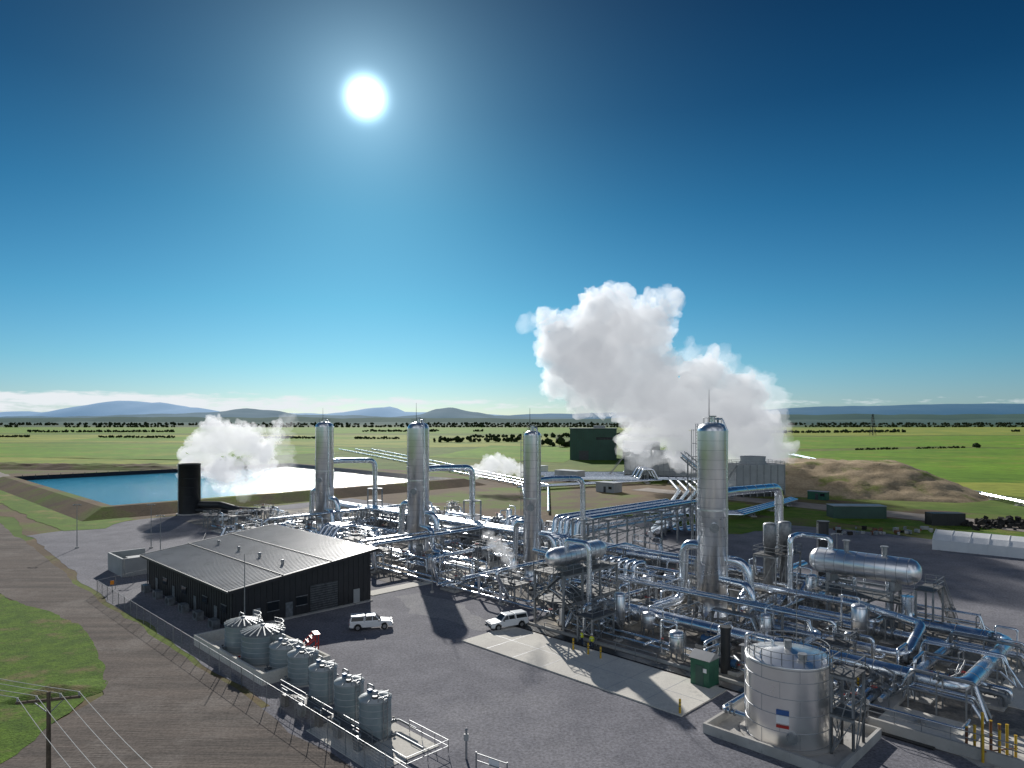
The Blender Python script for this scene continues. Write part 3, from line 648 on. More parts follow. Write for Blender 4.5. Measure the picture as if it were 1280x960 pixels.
for y in(-.7,.7):
    mb.beam((-1.4,y,.2),(1.4,y,.2),.14,'red_paint');mb.beam((-1.2,y,.2),(.9,y,2.2),.1,'red_paint');mb.beam((-.3,y,.2),(1.3,y,1.4),.1,'red_paint');mb.beam((1.2,y,.2),(1.2,y,2.2),.1,'red_paint')
for k in range(6): mb.box((-1.0+k*.4,0,.4+k*.36),(.3,1.4,.06),'red_paint')
for x in(-1.1,1.1):
    for y in(-.8,.8): mb.cyl((x,y-.06,.2),(x,y+.06,.2),.2,None,12,'tyre')
mb.box((1.1,0,2.2),(.6,1.5,.08),'red_paint');mb.obj('mobile_access_stair',(-22.8,76.6,.05),.5)

# ------------------------------------------------------------------ control building
e=empty('control_building',(-34.5,85.5,0),R45)
L=31.;Wd=20.;lo=4.9;hi=7.2
def rz(y): return lo+(hi-lo)*y/Wd
mb=MB()
for (x0,y0,x1,y1) in((-L,0,0,0),(0,0,0,Wd),(0,Wd,-L,Wd),(-L,Wd,-L,0)):
    vs=[(x0,y0,0),(x1,y1,0),(x1,y1,rz(y1)),(x0,y0,rz(y0))];mb.add(vs,[(0,1,2,3)],'wall_dark')
x=-L+.4
while x<0: mb.box((x,-.03,lo/2-.05),(.09,.06,lo-.1),'wall_dark');x+=.8
y=.4
while y<Wd: mb.box((.03,y,rz(y)/2-.05),(.06,.09,rz(y)-.1),'wall_dark');y+=.8
mb.obj('walls',parent=e)
mb=MB();ov=.8;t=.22
vs=[(-L-ov,-ov,rz(-ov)),(ov,-ov,rz(-ov)),(ov,Wd+ov,rz(Wd+ov)),(-L-ov,Wd+ov,rz(Wd+ov))];vs=[Vector(v)+Vector((0,0,.02)) for v in vs]
vt=[v+Vector((0,0,t)) for v in vs]
mb.add(vs+vt,[(3,2,1,0),(4,5,6,7),(0,1,5,4),(1,2,6,5),(2,3,7,6),(3,0,4,7)],'roof_grey')
x=-L-ov+.1
while x<ov:
    mb.beam((x,-ov,rz(-ov)+t+.05),(x,Wd+ov,rz(Wd+ov)+t+.05),.10,'roof_grey');x+=.62
for y in(6.2,13.2): mb.beam((-L-ov,y,rz(y)+t+.13),(ov,y,rz(y)+t+.13),.12,'steel_dark')
for x in(-L-ov,ov): mb.beam((x,-ov,rz(-ov)+.12),(x,Wd+ov,rz(Wd+ov)+.12),.38,'wall_dark')
mb.box((-L/2,-ov-.1,rz(-ov)+.1),(L+2*ov,.22,.26),'steel_dark');mb.obj('roof',parent=e)
mb=MB()
for x in(-26,-18.5,-11.5,-4.5):
    mb.cyl((x,8.8,rz(8.8)+.1),(x,8.8,rz(8.8)+.8),.2,None,12,'galv');mb.cyl((x,8.8,rz(8.8)+.8),(x,8.8,rz(8.8)+.95),.32,.15,12,'galv')
mb.obj('roof_vents',parent=e)
mb=MB()
mb.box((.09,3.0,1.05),(.06,1.0,2.1),'wall_lightgrey')
mb.box((.09,12.5,1.9),(.08,4.2,3.8),'steel_dark')
for k in range(12): mb.box((.15,12.5,.2+k*.31),(.03,4.1,.05),'valve_grey')
mb.box((.09,7.4,1.05),(.06,1.0,2.1),'valve_grey');mb.box((.12,17.6,1.05),(.06,1.0,2.1),'wall_lightgrey')
for x in(-5,-12,-20,-27): mb.box((x,-.1,1.05),(1.0,.06,2.1),'valve_grey')
mb.obj('doors',parent=e)
mb=MB()
for y in(5.2,9.2):
    mb.box((.10,y,2.0),(.05,1.5,1.1),'glass_dark')
    mb.box((.11,y,2.6),(.08,1.7,.08),'galv');mb.box((.11,y,1.4),(.08,1.7,.08),'galv')
for x in(-2.5,-8.5,-16,-23.5):
    mb.box((x,-.10,2.2),(1.6,.05,.9),'glass_dark');mb.box((x,-.11,2.7),(1.8,.08,.08),'galv')
mb.obj('windows',parent=e)
mb=MB()
for k in range(6): mb.box((-28+k*5.1,-1.3,.6),(1.5,.9,1.1),'valve_grey');mb.cyl((-28+k*5.1,-1.78,.65),(-28+k*5.1,-1.74,.65),.38,None,16,'steel_dark')
for x in(-L,0): mb.cyl((x+.1*(1 if x<0 else -1),-.18,0),(x+.1*(1 if x<0 else -1),-.18,lo),.07,None,8,'steel_dark')
mb.box((.3,Wd/2,.1),(.6,Wd,.16),'concrete');mb.obj('air_conditioning_units',parent=e)

mb=MB();mb.box((0,0,1.5),(8,.3,3.0),'wall_lightgrey');mb.box((-4.0,3,1.5),(.3,5.6,3.0),'wall_lightgrey');mb.box((1,3,1.2),(3,2.5,2.4),'green_paint');mb.box((1,3,2.46),(3.2,2.7,.1),'wall_lightgrey');mb.box((4,3,1.5),(.3,5.6,3),'wall_lightgrey')
mb.obj('transformer_enclosure',(-67,117,.05),R45)
def mast(x,y,h,lamp=False):
    mb=MB();mb.cyl((0,0,0),(0,0,h),.10,.04,8,'galv');mb.box((0,0,.15),(.5,.5,.3),'concrete')
    if lamp: mb.beam((-.6,0,h-.1),(.6,0,h-.1),.08,'galv');mb.box((-.6,0,h-.22),(.4,.3,.14),'valve_grey');mb.box((.6,0,h-.22),(.4,.3,.14),'valve_grey')
    mb.obj('light_pole' if lamp else 'lightning_mast',(x,y,0))
mast(-32.3,83.6,9.8);mast(-73,140,9,True);mast(-63,124,9,True);mast(-12,104,9,True);mast(30,73,8)
mast(12.5,104,10,True);mast(-88,140,9,True);mast(46,98,10,True)
mb=MB();mb.cyl((0,0,0),(0,0,2.2),.09,.08,10,'galv');mb.box((0,-.12,1.7),(.35,.2,.5),'wall_lightgrey');mb.cyl((0,0,2.2),(0,0,2.35),.13,.02,10,'galv');mb.obj('junction_post',(-3.5,53.0,.05))
mb=MB()
for x in(-1.4,1.4): mb.cyl((x,0,0),(x,0,1.3),.06,None,8,'galv')
rail(mb,[(-1.4,0),(1.4,0)],.1,1.1,1.4);mb.box((.2,.05,.95),(.9,.04,.5),'white_paint');mb.obj('safety_barrier',(-1.5,50.6,.05),-.6)

# ------------------------------------------------------------------ fence
def fence(p,q,h=2.0,name='chain_link_fence'):
    mb=MB();p=Vector((*p,0));q=Vector((*q,0));n=int((q-p).length/2.6)
    for k in range(n+1):
        c=p.lerp(q,k/n)-p;mb.cyl(c,c+Vector((0,0,h)),.035,None,6,'galv');mb.beam(c+Vector((0,0,h)),c+Vector((-.12,-.12,h+.3)),.025,'galv')
    d=q-p
    for z in[.1+i*(h-.1)/8 for i in range(9)]: mb.beam((0,0,z),d+Vector((0,0,z)),.007,'fence_wire')
    mb.beam((0,0,h),d+Vector((0,0,h)),.028,'galv')
    m2=int(d.length/.45)
    for k in range(m2):
        c=d*(k/m2);mb.beam(c+Vector((0,0,.1)),c+d.normalized()*.45*1.6+Vector((0,0,h)),.006,'fence_wire');mb.beam(c+Vector((0,0,h)),c+d.normalized()*.45*1.6+Vector((0,0,.1)),.006,'fence_wire')
    mb.obj(name,p)
fence(W(-117,29.3).xy,W(-66,28.9).xy);fence(W(-66,28.9).xy,W(-36,28.6).xy);fence(W(-117,29.3).xy,W(-124,46).xy)
fence(W(-124,46).xy,W(-150,58).xy)
mb=MB();mb.cyl((0,0,0),(0,0,1.4),.05,None,6,'galv');mb.box((0,-.04,1.5),(.5,.04,.6),'hivis');mb.obj('warning_sign',(-60.2,104.2,0),.4)

# ------------------------------------------------------------------ pond
A0,A1,B0,B1=-345,-214,59,176
def ringm(name,inner,outer,z0,z1,mat):
    mb=MB()
    def c(o,z): return [W(A0-o,B0-o,z),W(A1+o,B0-o,z),W(A1+o,B1+o,z),W(A0-o,B1+o,z)]
    a=c(inner,z0);b=c(outer,z1);mb.add(a+b,[(i,(i+1)%4,4+(i+1)%4,4+i) for i in range(4)],mat);return mb.obj(name)
ringm('pond_liner',-1.5,2.6,.2,2.6,'black_liner');ringm('pond_berm_crest',2.6,5.5,2.6,2.6,'bare_earth');ringm('pond_berm',5.5,12,2.6,0,'bare_earth')
mb=MB();mb.add([W(A0,B0,.95),W(A1,B0,.95),W(A1,B1,.95),W(A0,B1,.95)],[(0,1,2,3)],'pond_water');mb.obj('pond_water')
mb=MB()
for i in range(26):
    t=i/26*(B1-B0);p=W(A0+.8,B0+t,1.9);mb.cyl(p,p+Vector((0,0,1.4)),.1,None,6,'steel_dark')
mb.obj('pond_fence')
mb=MB();mb.rev((0,0,0),[(2.85,0),(2.85,13.6),(2.95,13.6),(2.95,13.9),(2.6,13.9),(2.6,13.2),(.02,13.2)],36,'black_tank')
for z in(2.5,5,7.5,10,12.4): mb.rev((0,0,0),[(2.85,z-.06),(2.9,z-.05),(2.9,z+.05),(2.85,z+.06)],36,'black_tank')
ladder(mb,-2.1,-2.15,0,14.2,.4,-.4);mb.cyl((0,0,0),(0,0,.3),3.4,None,24,'concrete')
mb.tube([(2,0,2.6),(9,-1,2.6),(15,-4,1.6),(22,-7,1.6)],1.0,'black_tank',16);mb.tube([(2,-1,1.2),(10,-3,1.2),(19,-8,1.2)],.6,'black_tank',12)
mb.obj('blowdown_silencer',(-89,191,0))

# ------------------------------------------------------------------ power station buildings
e=empty('turbine_hall',(54,460,0),-.12)
mb=MB();mb.box((0,0,10),(30,26,20),'wall_green');mb.obj('walls',parent=e)
mb=MB();mb.box((0,0,20.3),(31,27,.6),'wall_green')
for k in range(20): mb.beam((-14.6+k*1.54,-13.06,0),(-14.6+k*1.54,-13.06,20),.22,'green_paint')
mb.box((4,2,21.4),(8,6,1.6),'wall_lightgrey');mb.obj('roof',parent=e)
mb=MB();mb.box((-6,-13.1,3),(6,.2,6),'steel_dark');mb.box((7,-13.1,14),(10,.2,1.6),'glass_dark');mb.obj('doors',parent=e)
e=empty('turbine_hall_annex',(82,440,0),-.12)
mb=MB();mb.box((0,0,6),(22,20,12),'wall_green');mb.box((0,0,12.2),(23,21,.4),'wall_lightgrey');mb.obj('walls',parent=e)
mb=MB();mb.box((0,-10.1,2.4),(5,.2,4.8),'steel_dark')
for k in range(4): mb.box((-8+k*5,-10.1,8.5),(2.4,.15,1.4),'glass_dark')
mb.obj('doors_and_windows',parent=e)
def ctower(x,y,w,d,h,n,rz_):
    mb=MB();mb.box((0,0,h/2+1),(w,d,h-2),'wall_lightgrey')
    for k in range(int(w/2.4)+1): mb.box((-w/2+k*w/int(w/2.4),0,h/2),(.3,d+.3,h),'galv')
    for k in range(6): mb.box((0,0,1.0+k*.6),(w+.2,d+.2,.12),'valve_grey')
    mb.box((0,0,.6),(w-1,d-1,1.2),'steel_dark')
    for k in range(n):
        xx=-w/2+w*(k+.5)/n;mb.rev((xx,0,0),[(d*.40,h),(d*.34,h+1.2),(d*.36,h+2.6),(d*.34,h+2.6),(d*.30,h+.3),(.02,h+.3)],24,'wall_lightgrey')
    rail(mb,[(-w/2,-d/2),(w/2,-d/2),(w/2,d/2),(-w/2,d/2),(-w/2,-d/2)],h,1.1,3,w=.1)
    stair(mb,(-w/2-8,-d/2-1,0),(-w/2,-d/2-1,h),1.2);mb.obj('cooling_tower',(x,y,0),rz_)
ctower(83.5,240,17,12,10.8,1,.1);ctower(70,300,40,12,10,4,-.5)
mb=MB()
for s in(-1.2,1.2): mb.beam((0,s,.5),(24,s,12.5),.4,'galv');mb.beam((0,s,2.2),(24,s,14.2),.3,'galv')
for k in range(13):
    x=k*2;z=.5+k;mb.beam((x,-1.2,z),(x,1.2,z),.25,'galv');mb.beam((x,-1.2,z),(x+.8,-1.2,z+2.1),.2,'galv')
mb.tube([(0,0,1.2),(24,0,13.2)],.7);mb.box((12,1.3,4),(.4,.4,8),'galv');mb.box((20,1.3,6),(.4,.4,12),'galv');mb.obj('pipe_gallery',(72,228,0),math.radians(115))
for (x,y,w,d,h,mt) in((35,250,8,5,3.4,'wall_lightgrey'),(25,300,12,6,4,'wall_lightgrey'),(12,340,10,6,3.5,'white_paint'),(100,226,6,2.5,2.6,'green_paint')):
    mb=MB();mb.box((0,0,h/2),(w,d,h),mt);mb.box((0,0,h+.08),(w+.4,d+.4,.16),'roof_grey');mb.box((0,-d/2-.03,1.05),(1,.06,2.1),'steel_dark');mb.box((w*.3,-d/2-.03,1.7),(1.4,.06,.9),'glass_dark');mb.obj('switchgear_hut',(x,y,0),R45)
def mound(name,cx,cy,lx,ly,tx,ty,h,rz_,mat,seed):
    mb=MB();n=60;vs=[]
    for j in range(n+1):
        for i in range(n+1):
            u=(i/n-.5)*2;v=(j/n-.5)*2
            wx=noise.noise(Vector((u*2,v*2,seed)))*.10
            ex=max(0,abs(u*lx)-tx)/(lx-tx);ey=max(0,abs(v*ly)-ty)/(ly-ty);e_=max(ex,ey,math.hypot(ex,ey)*.95)
            e2=min(1,max(0,e_+wx*(0 if e_>.9 else 1)))
            z=h*(1-e2)
            z+=noise.fractal(Vector((u*lx*.16,v*ly*.16,seed)),1,2,4)*.7*min(1,z/2)-.3*(e_>=1)
            vs.append((u*lx,v*ly,z))
    mb.add(vs,[(j*(n+1)+i,j*(n+1)+i+1,(j+1)*(n+1)+i+1,(j+1)*(n+1)+i) for j in range(n) for i in range(n)],mat,True);mb.obj(name,(cx,cy,0),rz_)
mound('earth_embankment',126,270,46,46,22,14,10,-.35,'dry_slope',4)
mound('earth_embankment',-240,372,70,12,52,3,2.4,-.1,'bare_earth',8)
mound('earth_embankment',-340,290,100,10,84,3,2.2,.35,'bare_earth',12)
mound('grass_mound',-43.5,66,4.5,3,.6,.3,.8,.4,'grass_patch',2)

# ------------------------------------------------------------------ right-hand yard objects
def container(x,y,l,w,h,mat,rz_,roof=None):
    mb=MB();mb.box((0,0,h/2),(l,w,h),mat)
    k=-l/2+.25
    while k<l/2: mb.box((k,0,h/2),(.12,w+.08,h-.3),mat);k+=.5
    for sx in(-1,1):
        for sy in(-1,1): mb.box((sx*(l/2-.05),sy*(w/2-.05),h/2),(.2,.2,h+.06),mat)
    mb.box((l/2+.04,0,h/2),(.06,w*.45,h-.4),'steel_dark')
    if roof: mb.box((0,0,h+.08),(l+.3,w+.3,.12),roof)
    mb.obj('shipping_container',(x,y,.05),rz_)
container(91.5,184,13.5,4.5,3.2,'wall_green',-.05,'roof_grey');container(107,171,8,3,3,'black_tank',-.03)
mb=MB();Lr=34;wd=9;pr=[(-wd/2,0),(-wd/2,2.0),(-wd/3.2,2.9),(0,3.5),(wd/3.2,2.9),(wd/2,2.0),(wd/2,0)]
vs=[(0,y,z) for y,z in pr]+[(Lr,y,z) for y,z in pr];n=7
mb.add(vs,[(i,i+1,n+i+1,n+i) for i in range(n-1)]+[tuple(range(n))[::-1],tuple(range(n,2*n))],'white_fabric')
for k in range(0,12):
    x=k*Lr/11
    for i in range(n-1): mb.beam((x,pr[i][0]*1.005,pr[i][1]*1.01+.02),(x,pr[i+1][0]*1.005,pr[i+1][1]*1.01+.02),.07,'white_fabric')
mb.box((-.05,0,1.2),(.06,3,2.3),'steel_dark')
mb.obj('white_storage_tent',(87,142,.05),R45+.1)
random.seed(3);mb=MB()
for k in range(130):
    x=random.gauss(0,7);y=random.gauss(0,3.5);s=random.uniform(.5,1.5);z=max(0,1.8-abs(x)*.13-abs(y)*.3)*random.random()+s*.3
    mb.box((x,y,z),(s,s*random.uniform(.4,1),s*random.uniform(.4,1)),'rubble',random.uniform(0,3),random.uniform(-.6,.6),random.uniform(-.6,.6))
mb.obj('scrap_pile',(122,170,.05))
mb=MB()
for k in range(40):
    x=random.uniform(-12,12);y=random.uniform(-5,5);s=random.uniform(.5,1.3);mb.box((x,y,s*.4),(s,s*.6,s*.7),random.choice(['rubble','galv','wall_lightgrey','rust_brown']),random.uniform(0,3))
mb.obj('stored_materials',(86,160,.05))
mb=MB();mb.cyl((0,0,0),(0,0,9),.85,None,20,'black_tank');mb.cyl((0,0,9),(0,0,9.2),1.0,None,20,'black_tank')
for z in(2,4.5,7): mb.cyl((0,0,z),(0,0,z+.12),.9,None,20,'black_tank')
ladder(mb,-.95,0,0,9);mb.obj('vent_stack',(51.7,115,0))
mb=MB();mb.cyl((0,0,0),(0,0,4.6),.5,None,16,'black_tank');mb.cyl((0,0,4.6),(0,0,4.8),.6,None,16,'black_tank');mb.tube([(0,0,1),(1.6,0,1),(1.6,2,1)],.2,'valve_grey');mb.obj('vent_stack',(21.9,71,0))
for x,y in((36.5,98),(39.2,99.5)):
    mb=MB();mb.rev((0,0,0),[(.7,0),(.7,8.2),(.9,8.2),(.9,11.2),(.7,11.4),(.02,11.4)],18,'galv');platform(mb,0,0,3.4,3.4,7.0);mb.tube([(0,0,3),(3,0,3),(3,-4,1)],.3);mb.obj('vent_silencer',(x,y,0),R45)
mb=MB();mb.box((0,0,1.35),(2.0,1.9,2.7),'green_paint');mb.box((0,-.97,1.1),(.85,.05,2.0),'wall_green')
mb.add([(-1.15,-1.1,2.7),(1.15,-1.1,2.7),(1.15,1.1,2.7),(-1.15,1.1,2.7),(-1.15,0,3.3),(1.15,0,3.3)],[(0,1,5,4),(2,3,4,5),(0,4,3),(1,2,5)],'roof_grey');mb.box((0,0,.05),(2.6,2.4,.12),'concrete');mb.box((.55,-.98,1.7),(.4,.03,.4),'white_paint')
mb.obj('green_hut',(18.9,67.9,.05),R45)
mb=MB()
for i in range(10):
    x=(i%5)*.75-1.5+random.uniform(-.1,.1);y=(i//5)*1.5;h=random.uniform(1.8,3.2);mb.cyl((x,y,0),(x,y,h),.10,None,8,random.choice(['yellow_paint','rust_brown','yellow_paint']));mb.cyl((x,y,h),(x,y,h+.06),.12,None,8,'yellow_paint')
mb.beam((-1.6,0,.9),(1.6,0,.9),.08,'rust_brown');mb.box((0,.7,.06),(4.4,3,.1),'concrete');mb.obj('guard_posts',(37,52.5,.05),.2)
for x,y in((14.8,61.0),(8.4,76.3),(9.6,75.0),(6.9,77.9),(24,60),(33,66)):
    mb=MB();mb.cyl((0,0,0),(0,0,1.2),.11,None,12,'yellow_paint');mb.rev((0,0,1.2),[(.11,0),(.08,.06),(.01,.09)],12,'yellow_paint')
    for z in(.6,.9): mb.cyl((0,0,z),(0,0,z+.08),.113,None,12,'steel_dark')
    mb.obj('bollard',(x,y,.15))
mb=MB();H=36
for sx in(-1,1):
    for sy in(-1,1): mb.beam((sx*3.5,sy*3.5,0),(sx*.6,sy*.6,H),.4,'steel_dark')
for k in range(8):
    z0=k*4.3;z1=z0+4.3;w0=3.5-2.9*z0/H;w1=3.5-2.9*z1/H
    for s in(-1,1): mb.beam((-w0,s*w0,z0),(w1,s*w1,z1),.25,'steel_dark');mb.beam((s*w0,-w0,z0),(s*w1,w1,z1),.25,'steel_dark')
for z,w in((24,6),(29,5),(34,4)): mb.beam((-w,0,z),(w,0,z),.35,'steel_dark');mb.beam((-w,0,z),(0,0,z+2),.2,'steel_dark');mb.beam((w,0,z),(0,0,z+2),.2,'steel_dark')
mb.obj('transmission_tower',(610,1170,0),.4)
def ppole(x,y,h=7.7,rz_=.3):
    mb=MB();mb.cyl((0,0,-.2),(0,0,h),.17,.12,10,'wood_pole');mb.beam((-1.9,0,h-.55),(1.9,0,h-.55),.16,'wood_pole');mb.beam((-.9,.05,h-.6),(0,.05,h-1.5),.06,'galv');mb.beam((.9,.05,h-.6),(0,.05,h-1.5),.06,'galv')
    for k in(-1.8,-.7,.7,1.8): mb.cyl((k,0,h-.5),(k,0,h-.2),.05,.07,8,'wall_lightgrey')
    mb.obj('power_pole',(x,y,0),rz_)
poles=[(-31.2,46.6),(-75,68),(-6,24)]
for p in poles: ppole(*p)
mb=MB()
for a,b in((0,1),(0,2)):
    for k in(-1.8,-.7,.7,1.8):
        p=Vector((*poles[a],7.5))+Vector((math.cos(.3)*k,math.sin(.3)*k,0));q=Vector((*poles[b],7.5))+Vector((math.cos(.3)*k,math.sin(.3)*k,0));prev=p
        for i in range(1,13):
            t=i/12;c=p.lerp(q,t)+Vector((0,0,-1.1*4*t*(1-t)));mb.beam(prev,c,.03,'wall_lightgrey');prev=c
mb.obj('overhead_wires')
# ------------------------------------------------------------------ vehicles
def vehicle(x,y,rz_,canopy=True):
    e=empty('pickup_truck',(x,y,.05),rz_)
    pts=[(-2.6,.55),(-2.6,1.02),(-2.55,1.12),(1.05,1.12),(1.3,1.10),(2.35,.98),(2.6,.82),(2.65,.45),(2.3,.38)]
    def arch(cx): return [(cx+.48*math.cos(t),.38+.48*math.sin(t)) for t in [i*math.pi/8 for i in range(9)]]
    pts+=arch(1.65)+arch(-1.6)+[(-2.5,.42)]
    n=len(pts);hw=.93;vs=[(a,-hw,b) for a,b in pts]+[(a,hw,b) for a,b in pts]
    mb=MB();mb.add(vs,[tuple(range(n)),tuple(range(n,2*n))[::-1]]+[(i,n+i,n+(i+1)%n,(i+1)%n) for i in range(n)],'white_paint')
    o=mb.obj('body',parent=e);bm=bmesh.new();bm.from_mesh(o.data);bmesh.ops.recalc_face_normals(bm,faces=bm.faces);bm.to_mesh(o.data);bm.free()
    md=o.modifiers.new('bevel','BEVEL');md.width=.06;md.segments=3;md.limit_method='ANGLE';md.angle_limit=math.radians(50)
    mb=MB()
    def house(x0,x1,tx0,tx1,zt,mat):
        vs=[(x0,-.86,1.11),(x1,-.86,1.11),(x1,.86,1.11),(x0,.86,1.11),(tx0,-.70,zt),(tx1,-.70,zt),(tx1,.70,zt),(tx0,.70,zt)]
        mb.add(vs,[(0,1,5,4),(1,2,6,5),(2,3,7,6),(3,0,4,7),(4,5,6,7)],mat)
    house(-.75,1.25,-.6,.55,1.76,'white_paint')
    if canopy: house(-2.55,-.8,-2.4,-.72,1.80,'white_paint')
    else:
        mb.box((-1.7,0,1.0),(1.6,1.5,.25),'steel_dark');mb.beam((-.85,-.75,1.1),(-.85,-.75,1.75),.08,'galv');mb.beam((-.85,.75,1.1),(-.85,.75,1.75),.08,'galv');mb.beam((-.85,-.75,1.75),(-.85,.75,1.75),.08,'galv')
    o=mb.obj('cab',parent=e);md=o.modifiers.new('bevel','BEVEL');md.width=.05;md.segments=2
    mb=MB()
    def win(xa,xb,xc,xd,s):
        za,zb=1.2,1.66
        def yy(z): return s*(.86-.16*(z-1.11)/.65+.012)
        vs=[(xa,yy(za),za),(xb,yy(za),za),(xc,yy(zb),zb),(xd,yy(zb),zb)];mb.add(vs,[(0,1,2,3)],'glass_dark')
    for s in(-1,1):
        win(.22,1.05,.52,.22,s);win(-.68,.14,.14,-.58,s)
        if canopy: win(-2.4,-.92,-.85,-2.3,s)
    mb.add([(1.20,-.72,1.17),(1.20,.72,1.17),(.64,.62,1.69),(.64,-.62,1.69)],[(0,1,2,3)],'glass_dark')
    xb=-2.51 if canopy else -.75
    mb.add([(xb-.02,-.65,1.22),(xb-.02,.65,1.22),(xb+.08,.58,1.66),(xb+.08,-.58,1.66)],[(3,2,1,0)],'glass_dark');mb.obj('windows',parent=e)
    mb=MB()
    for wx in(1.65,-1.6):
        for s in(-1,1):
            mb.cyl((wx,s*.68,.38),(wx,s*.92,.38),.38,None,20,'tyre');mb.cyl((wx,s*.90,.38),(wx,s*.935,.38),.23,None,14,'rim')
    mb.obj('wheels',parent=e)
    mb=MB();mb.box((2.66,0,.55),(.10,1.7,.22),'steel_dark');mb.box((2.62,0,.80),(.06,.9,.16),'steel_dark');mb.box((2.55,.68,.86),(.14,.34,.16),'rim');mb.box((2.55,-.68,.86),(.14,.34,.16),'rim')
    mb.box((-2.64,0,.52),(.1,1.7,.18),'galv')
    for s in(-1,1): mb.box((-2.6,s*.84,.9),(.05,.14,.3),'lamp_red');mb.box((.95,s*1.02,1.2),(.12,.2,.16),'steel_dark')
    mb.box((2.715,0,.52),(.01,.4,.12),'white_paint');mb.obj('bumpers_and_lights',parent=e)
vehicle(-17.6,86.2,math.radians(14),True);vehicle(-.6,86.6,math.radians(208),True)
vehicle(-73.5,176,math.radians(190),False);vehicle(-63.5,172,math.radians(20),True)
# ------------------------------------------------------------------ workers
def worker(x,y,rz_,vest,lean=0.):
    me=bpy.data.meshes.new('w');vs=[];es=[];rs=[]
    def V(p,r,par=None):
        vs.append(p);rs.append(r)
        if par is not None:es.append((par,len(vs)-1))
        return len(vs)-1
    f=lean
    pel=V((0,0,.95),.15);sp=V((0,f*.3,1.18),.14,pel);ch=V((0,f*.6,1.38),.16,sp);nk=V((0,f*.8,1.52),.06,ch);hd=V((0,f+.01,1.63),.095,nk);V((0,f+.01,1.73),.085,hd)
    for s in(-1,1):
        hp=V((s*.10,0,.90),.10,pel);kn=V((s*.12,.06*s,.50),.07,hp);an=V((s*.13,-.02,.10),.05,kn);V((s*.14,.16,.05),.045,an)
        sh=V((s*.20,f*.6,1.42),.065,ch);el=V((s*.28,f*.6+.02,1.14),.048,sh);wr=V((s*.25,f+.20,.98),.033,el);V((s*.24,f+.28,.95),.035,wr)
    me.from_pydata(vs,es,[]);o=bpy.data.objects.new('w',me);scene.collection.objects.link(o)
    o.modifiers.new('s','SKIN')
    for i,v in enumerate(me.skin_vertices[0].data): v.radius=(rs[i],rs[i]*.85);v.use_root=(i==0)
    md=o.modifiers.new('ss','SUBSURF');md.levels=2;md.render_levels=2
    dg=bpy.context.evaluated_depsgraph_get();em=bpy.data.meshes.new_from_object(o.evaluated_get(dg));bpy.data.objects.remove(o)
    for k in('trousers',vest,'skin','boots','helmet'): em.materials.append(MATS[k])
    for p in em.polygons:
        c=p.center;p.use_smooth=True
        p.material_index=3 if c.z<.12 else (2 if c.z>1.5 or (abs(c.x)>.17 and c.z<1.02 and c.y>f*.5+.15) else (1 if c.z>.93 else 0))
    e=empty('worker',(x,y,.1),rz_)
    b_=bpy.data.objects.new('body',em);scene.collection.objects.link(b_);b_.parent=e
    mb=MB();mb.rev((0,f+.01,1.70),[(.17,0),(.125,.02),(.12,.08),(.08,.13),(.01,.15)],16,'helmet')
    mb.rev((0,f+.105,1.64),[(.004,-.03),(.018,-.02),(.004,.02)],6,'skin')
    for s in(-1,1):
        mb.box((s*.035,f+.10,1.665),(.02,.01,.012),'boots')
        for k in range(4): mb.tube([(s*.24+(k-1.5)*.02,f+.29,.95),(s*.24+(k-1.5)*.022,f+.34,.935),(s*.24+(k-1.5)*.02,f+.35,.90)],.009,'skin',5)
        mb.tube([(s*.21,f+.26,.95),(s*.18,f+.30,.94)],.010,'skin',5)
    mb.box((0,f*.6,1.28),(.36,.29,.04),'helmet');mb.obj('helmet_and_details',parent=e)
worker(9.0,78.0,2.6,'hivis_yellow');worker(8.0,79.4,-1.2,'hivis_yellow');worker(14.6,88.0,2.2,'hivis',.1)

# ------------------------------------------------------------------ steam
def steam(name,puffs,mat,voxel,disp,nscale,extra=3,seed=1):
    rnd=random.Random(seed);bm=bmesh.new();P=list(puffs)
    for (x,y,z,r) in puffs:
        for k in range(extra):
            d=Vector((rnd.gauss(0,1),rnd.gauss(0,1),rnd.gauss(0,1))).normalized();rr=r*rnd.uniform(.22,.45)
            P.append((x+d.x*r*.9,y+d.y*r*.7,z+d.z*r*.9,rr))
    for (x,y,z,r) in P: bmesh.ops.create_icosphere(bm,subdivisions=3,radius=r,matrix=Matrix.Translation((x,y,z)))
    me=bpy.data.meshes.new('s');bm.to_mesh(me);bm.free();o=bpy.data.objects.new('s',me);scene.collection.objects.link(o)
    md=o.modifiers.new('r','REMESH');md.mode='VOXEL';md.voxel_size=voxel
    dg=bpy.context.evaluated_depsgraph_get();em=bpy.data.meshes.new_from_object(o.evaluated_get(dg));bpy.data.objects.remove(o)
    nor=[v.normal.copy() for v in em.vertices]
    for v,nn in zip(em.vertices,nor):
        p=v.co*nscale+Vector((seed*13.,0,0)); w=Vector((noise.noise(p*.8),noise.noise(p*.8+Vector((9,9,9))),noise.noise(p*.8+Vector((5,0,7)))))*.5
        p=p+w; d=0;amp=1.
        for k in range(5):
            d+=amp*(abs(noise.noise(p))*2.0-.5); p=p*2.03+Vector((3.1,7.7,1.3)); amp*=.55
        v.co+=nn*d*disp
    for p in em.polygons:p.use_smooth=True
    em.materials.append(MATS[mat]);ob=bpy.data.objects.new(name,em);scene.collection.objects.link(ob);return ob
def pf(L,K,Y0,dy=0):
    rr=random.Random(5);return [((px-640)*K,Y0+rr.uniform(-dy,dy),26-(py-525)*K,r*K) for px,py,r in L]
K=.312
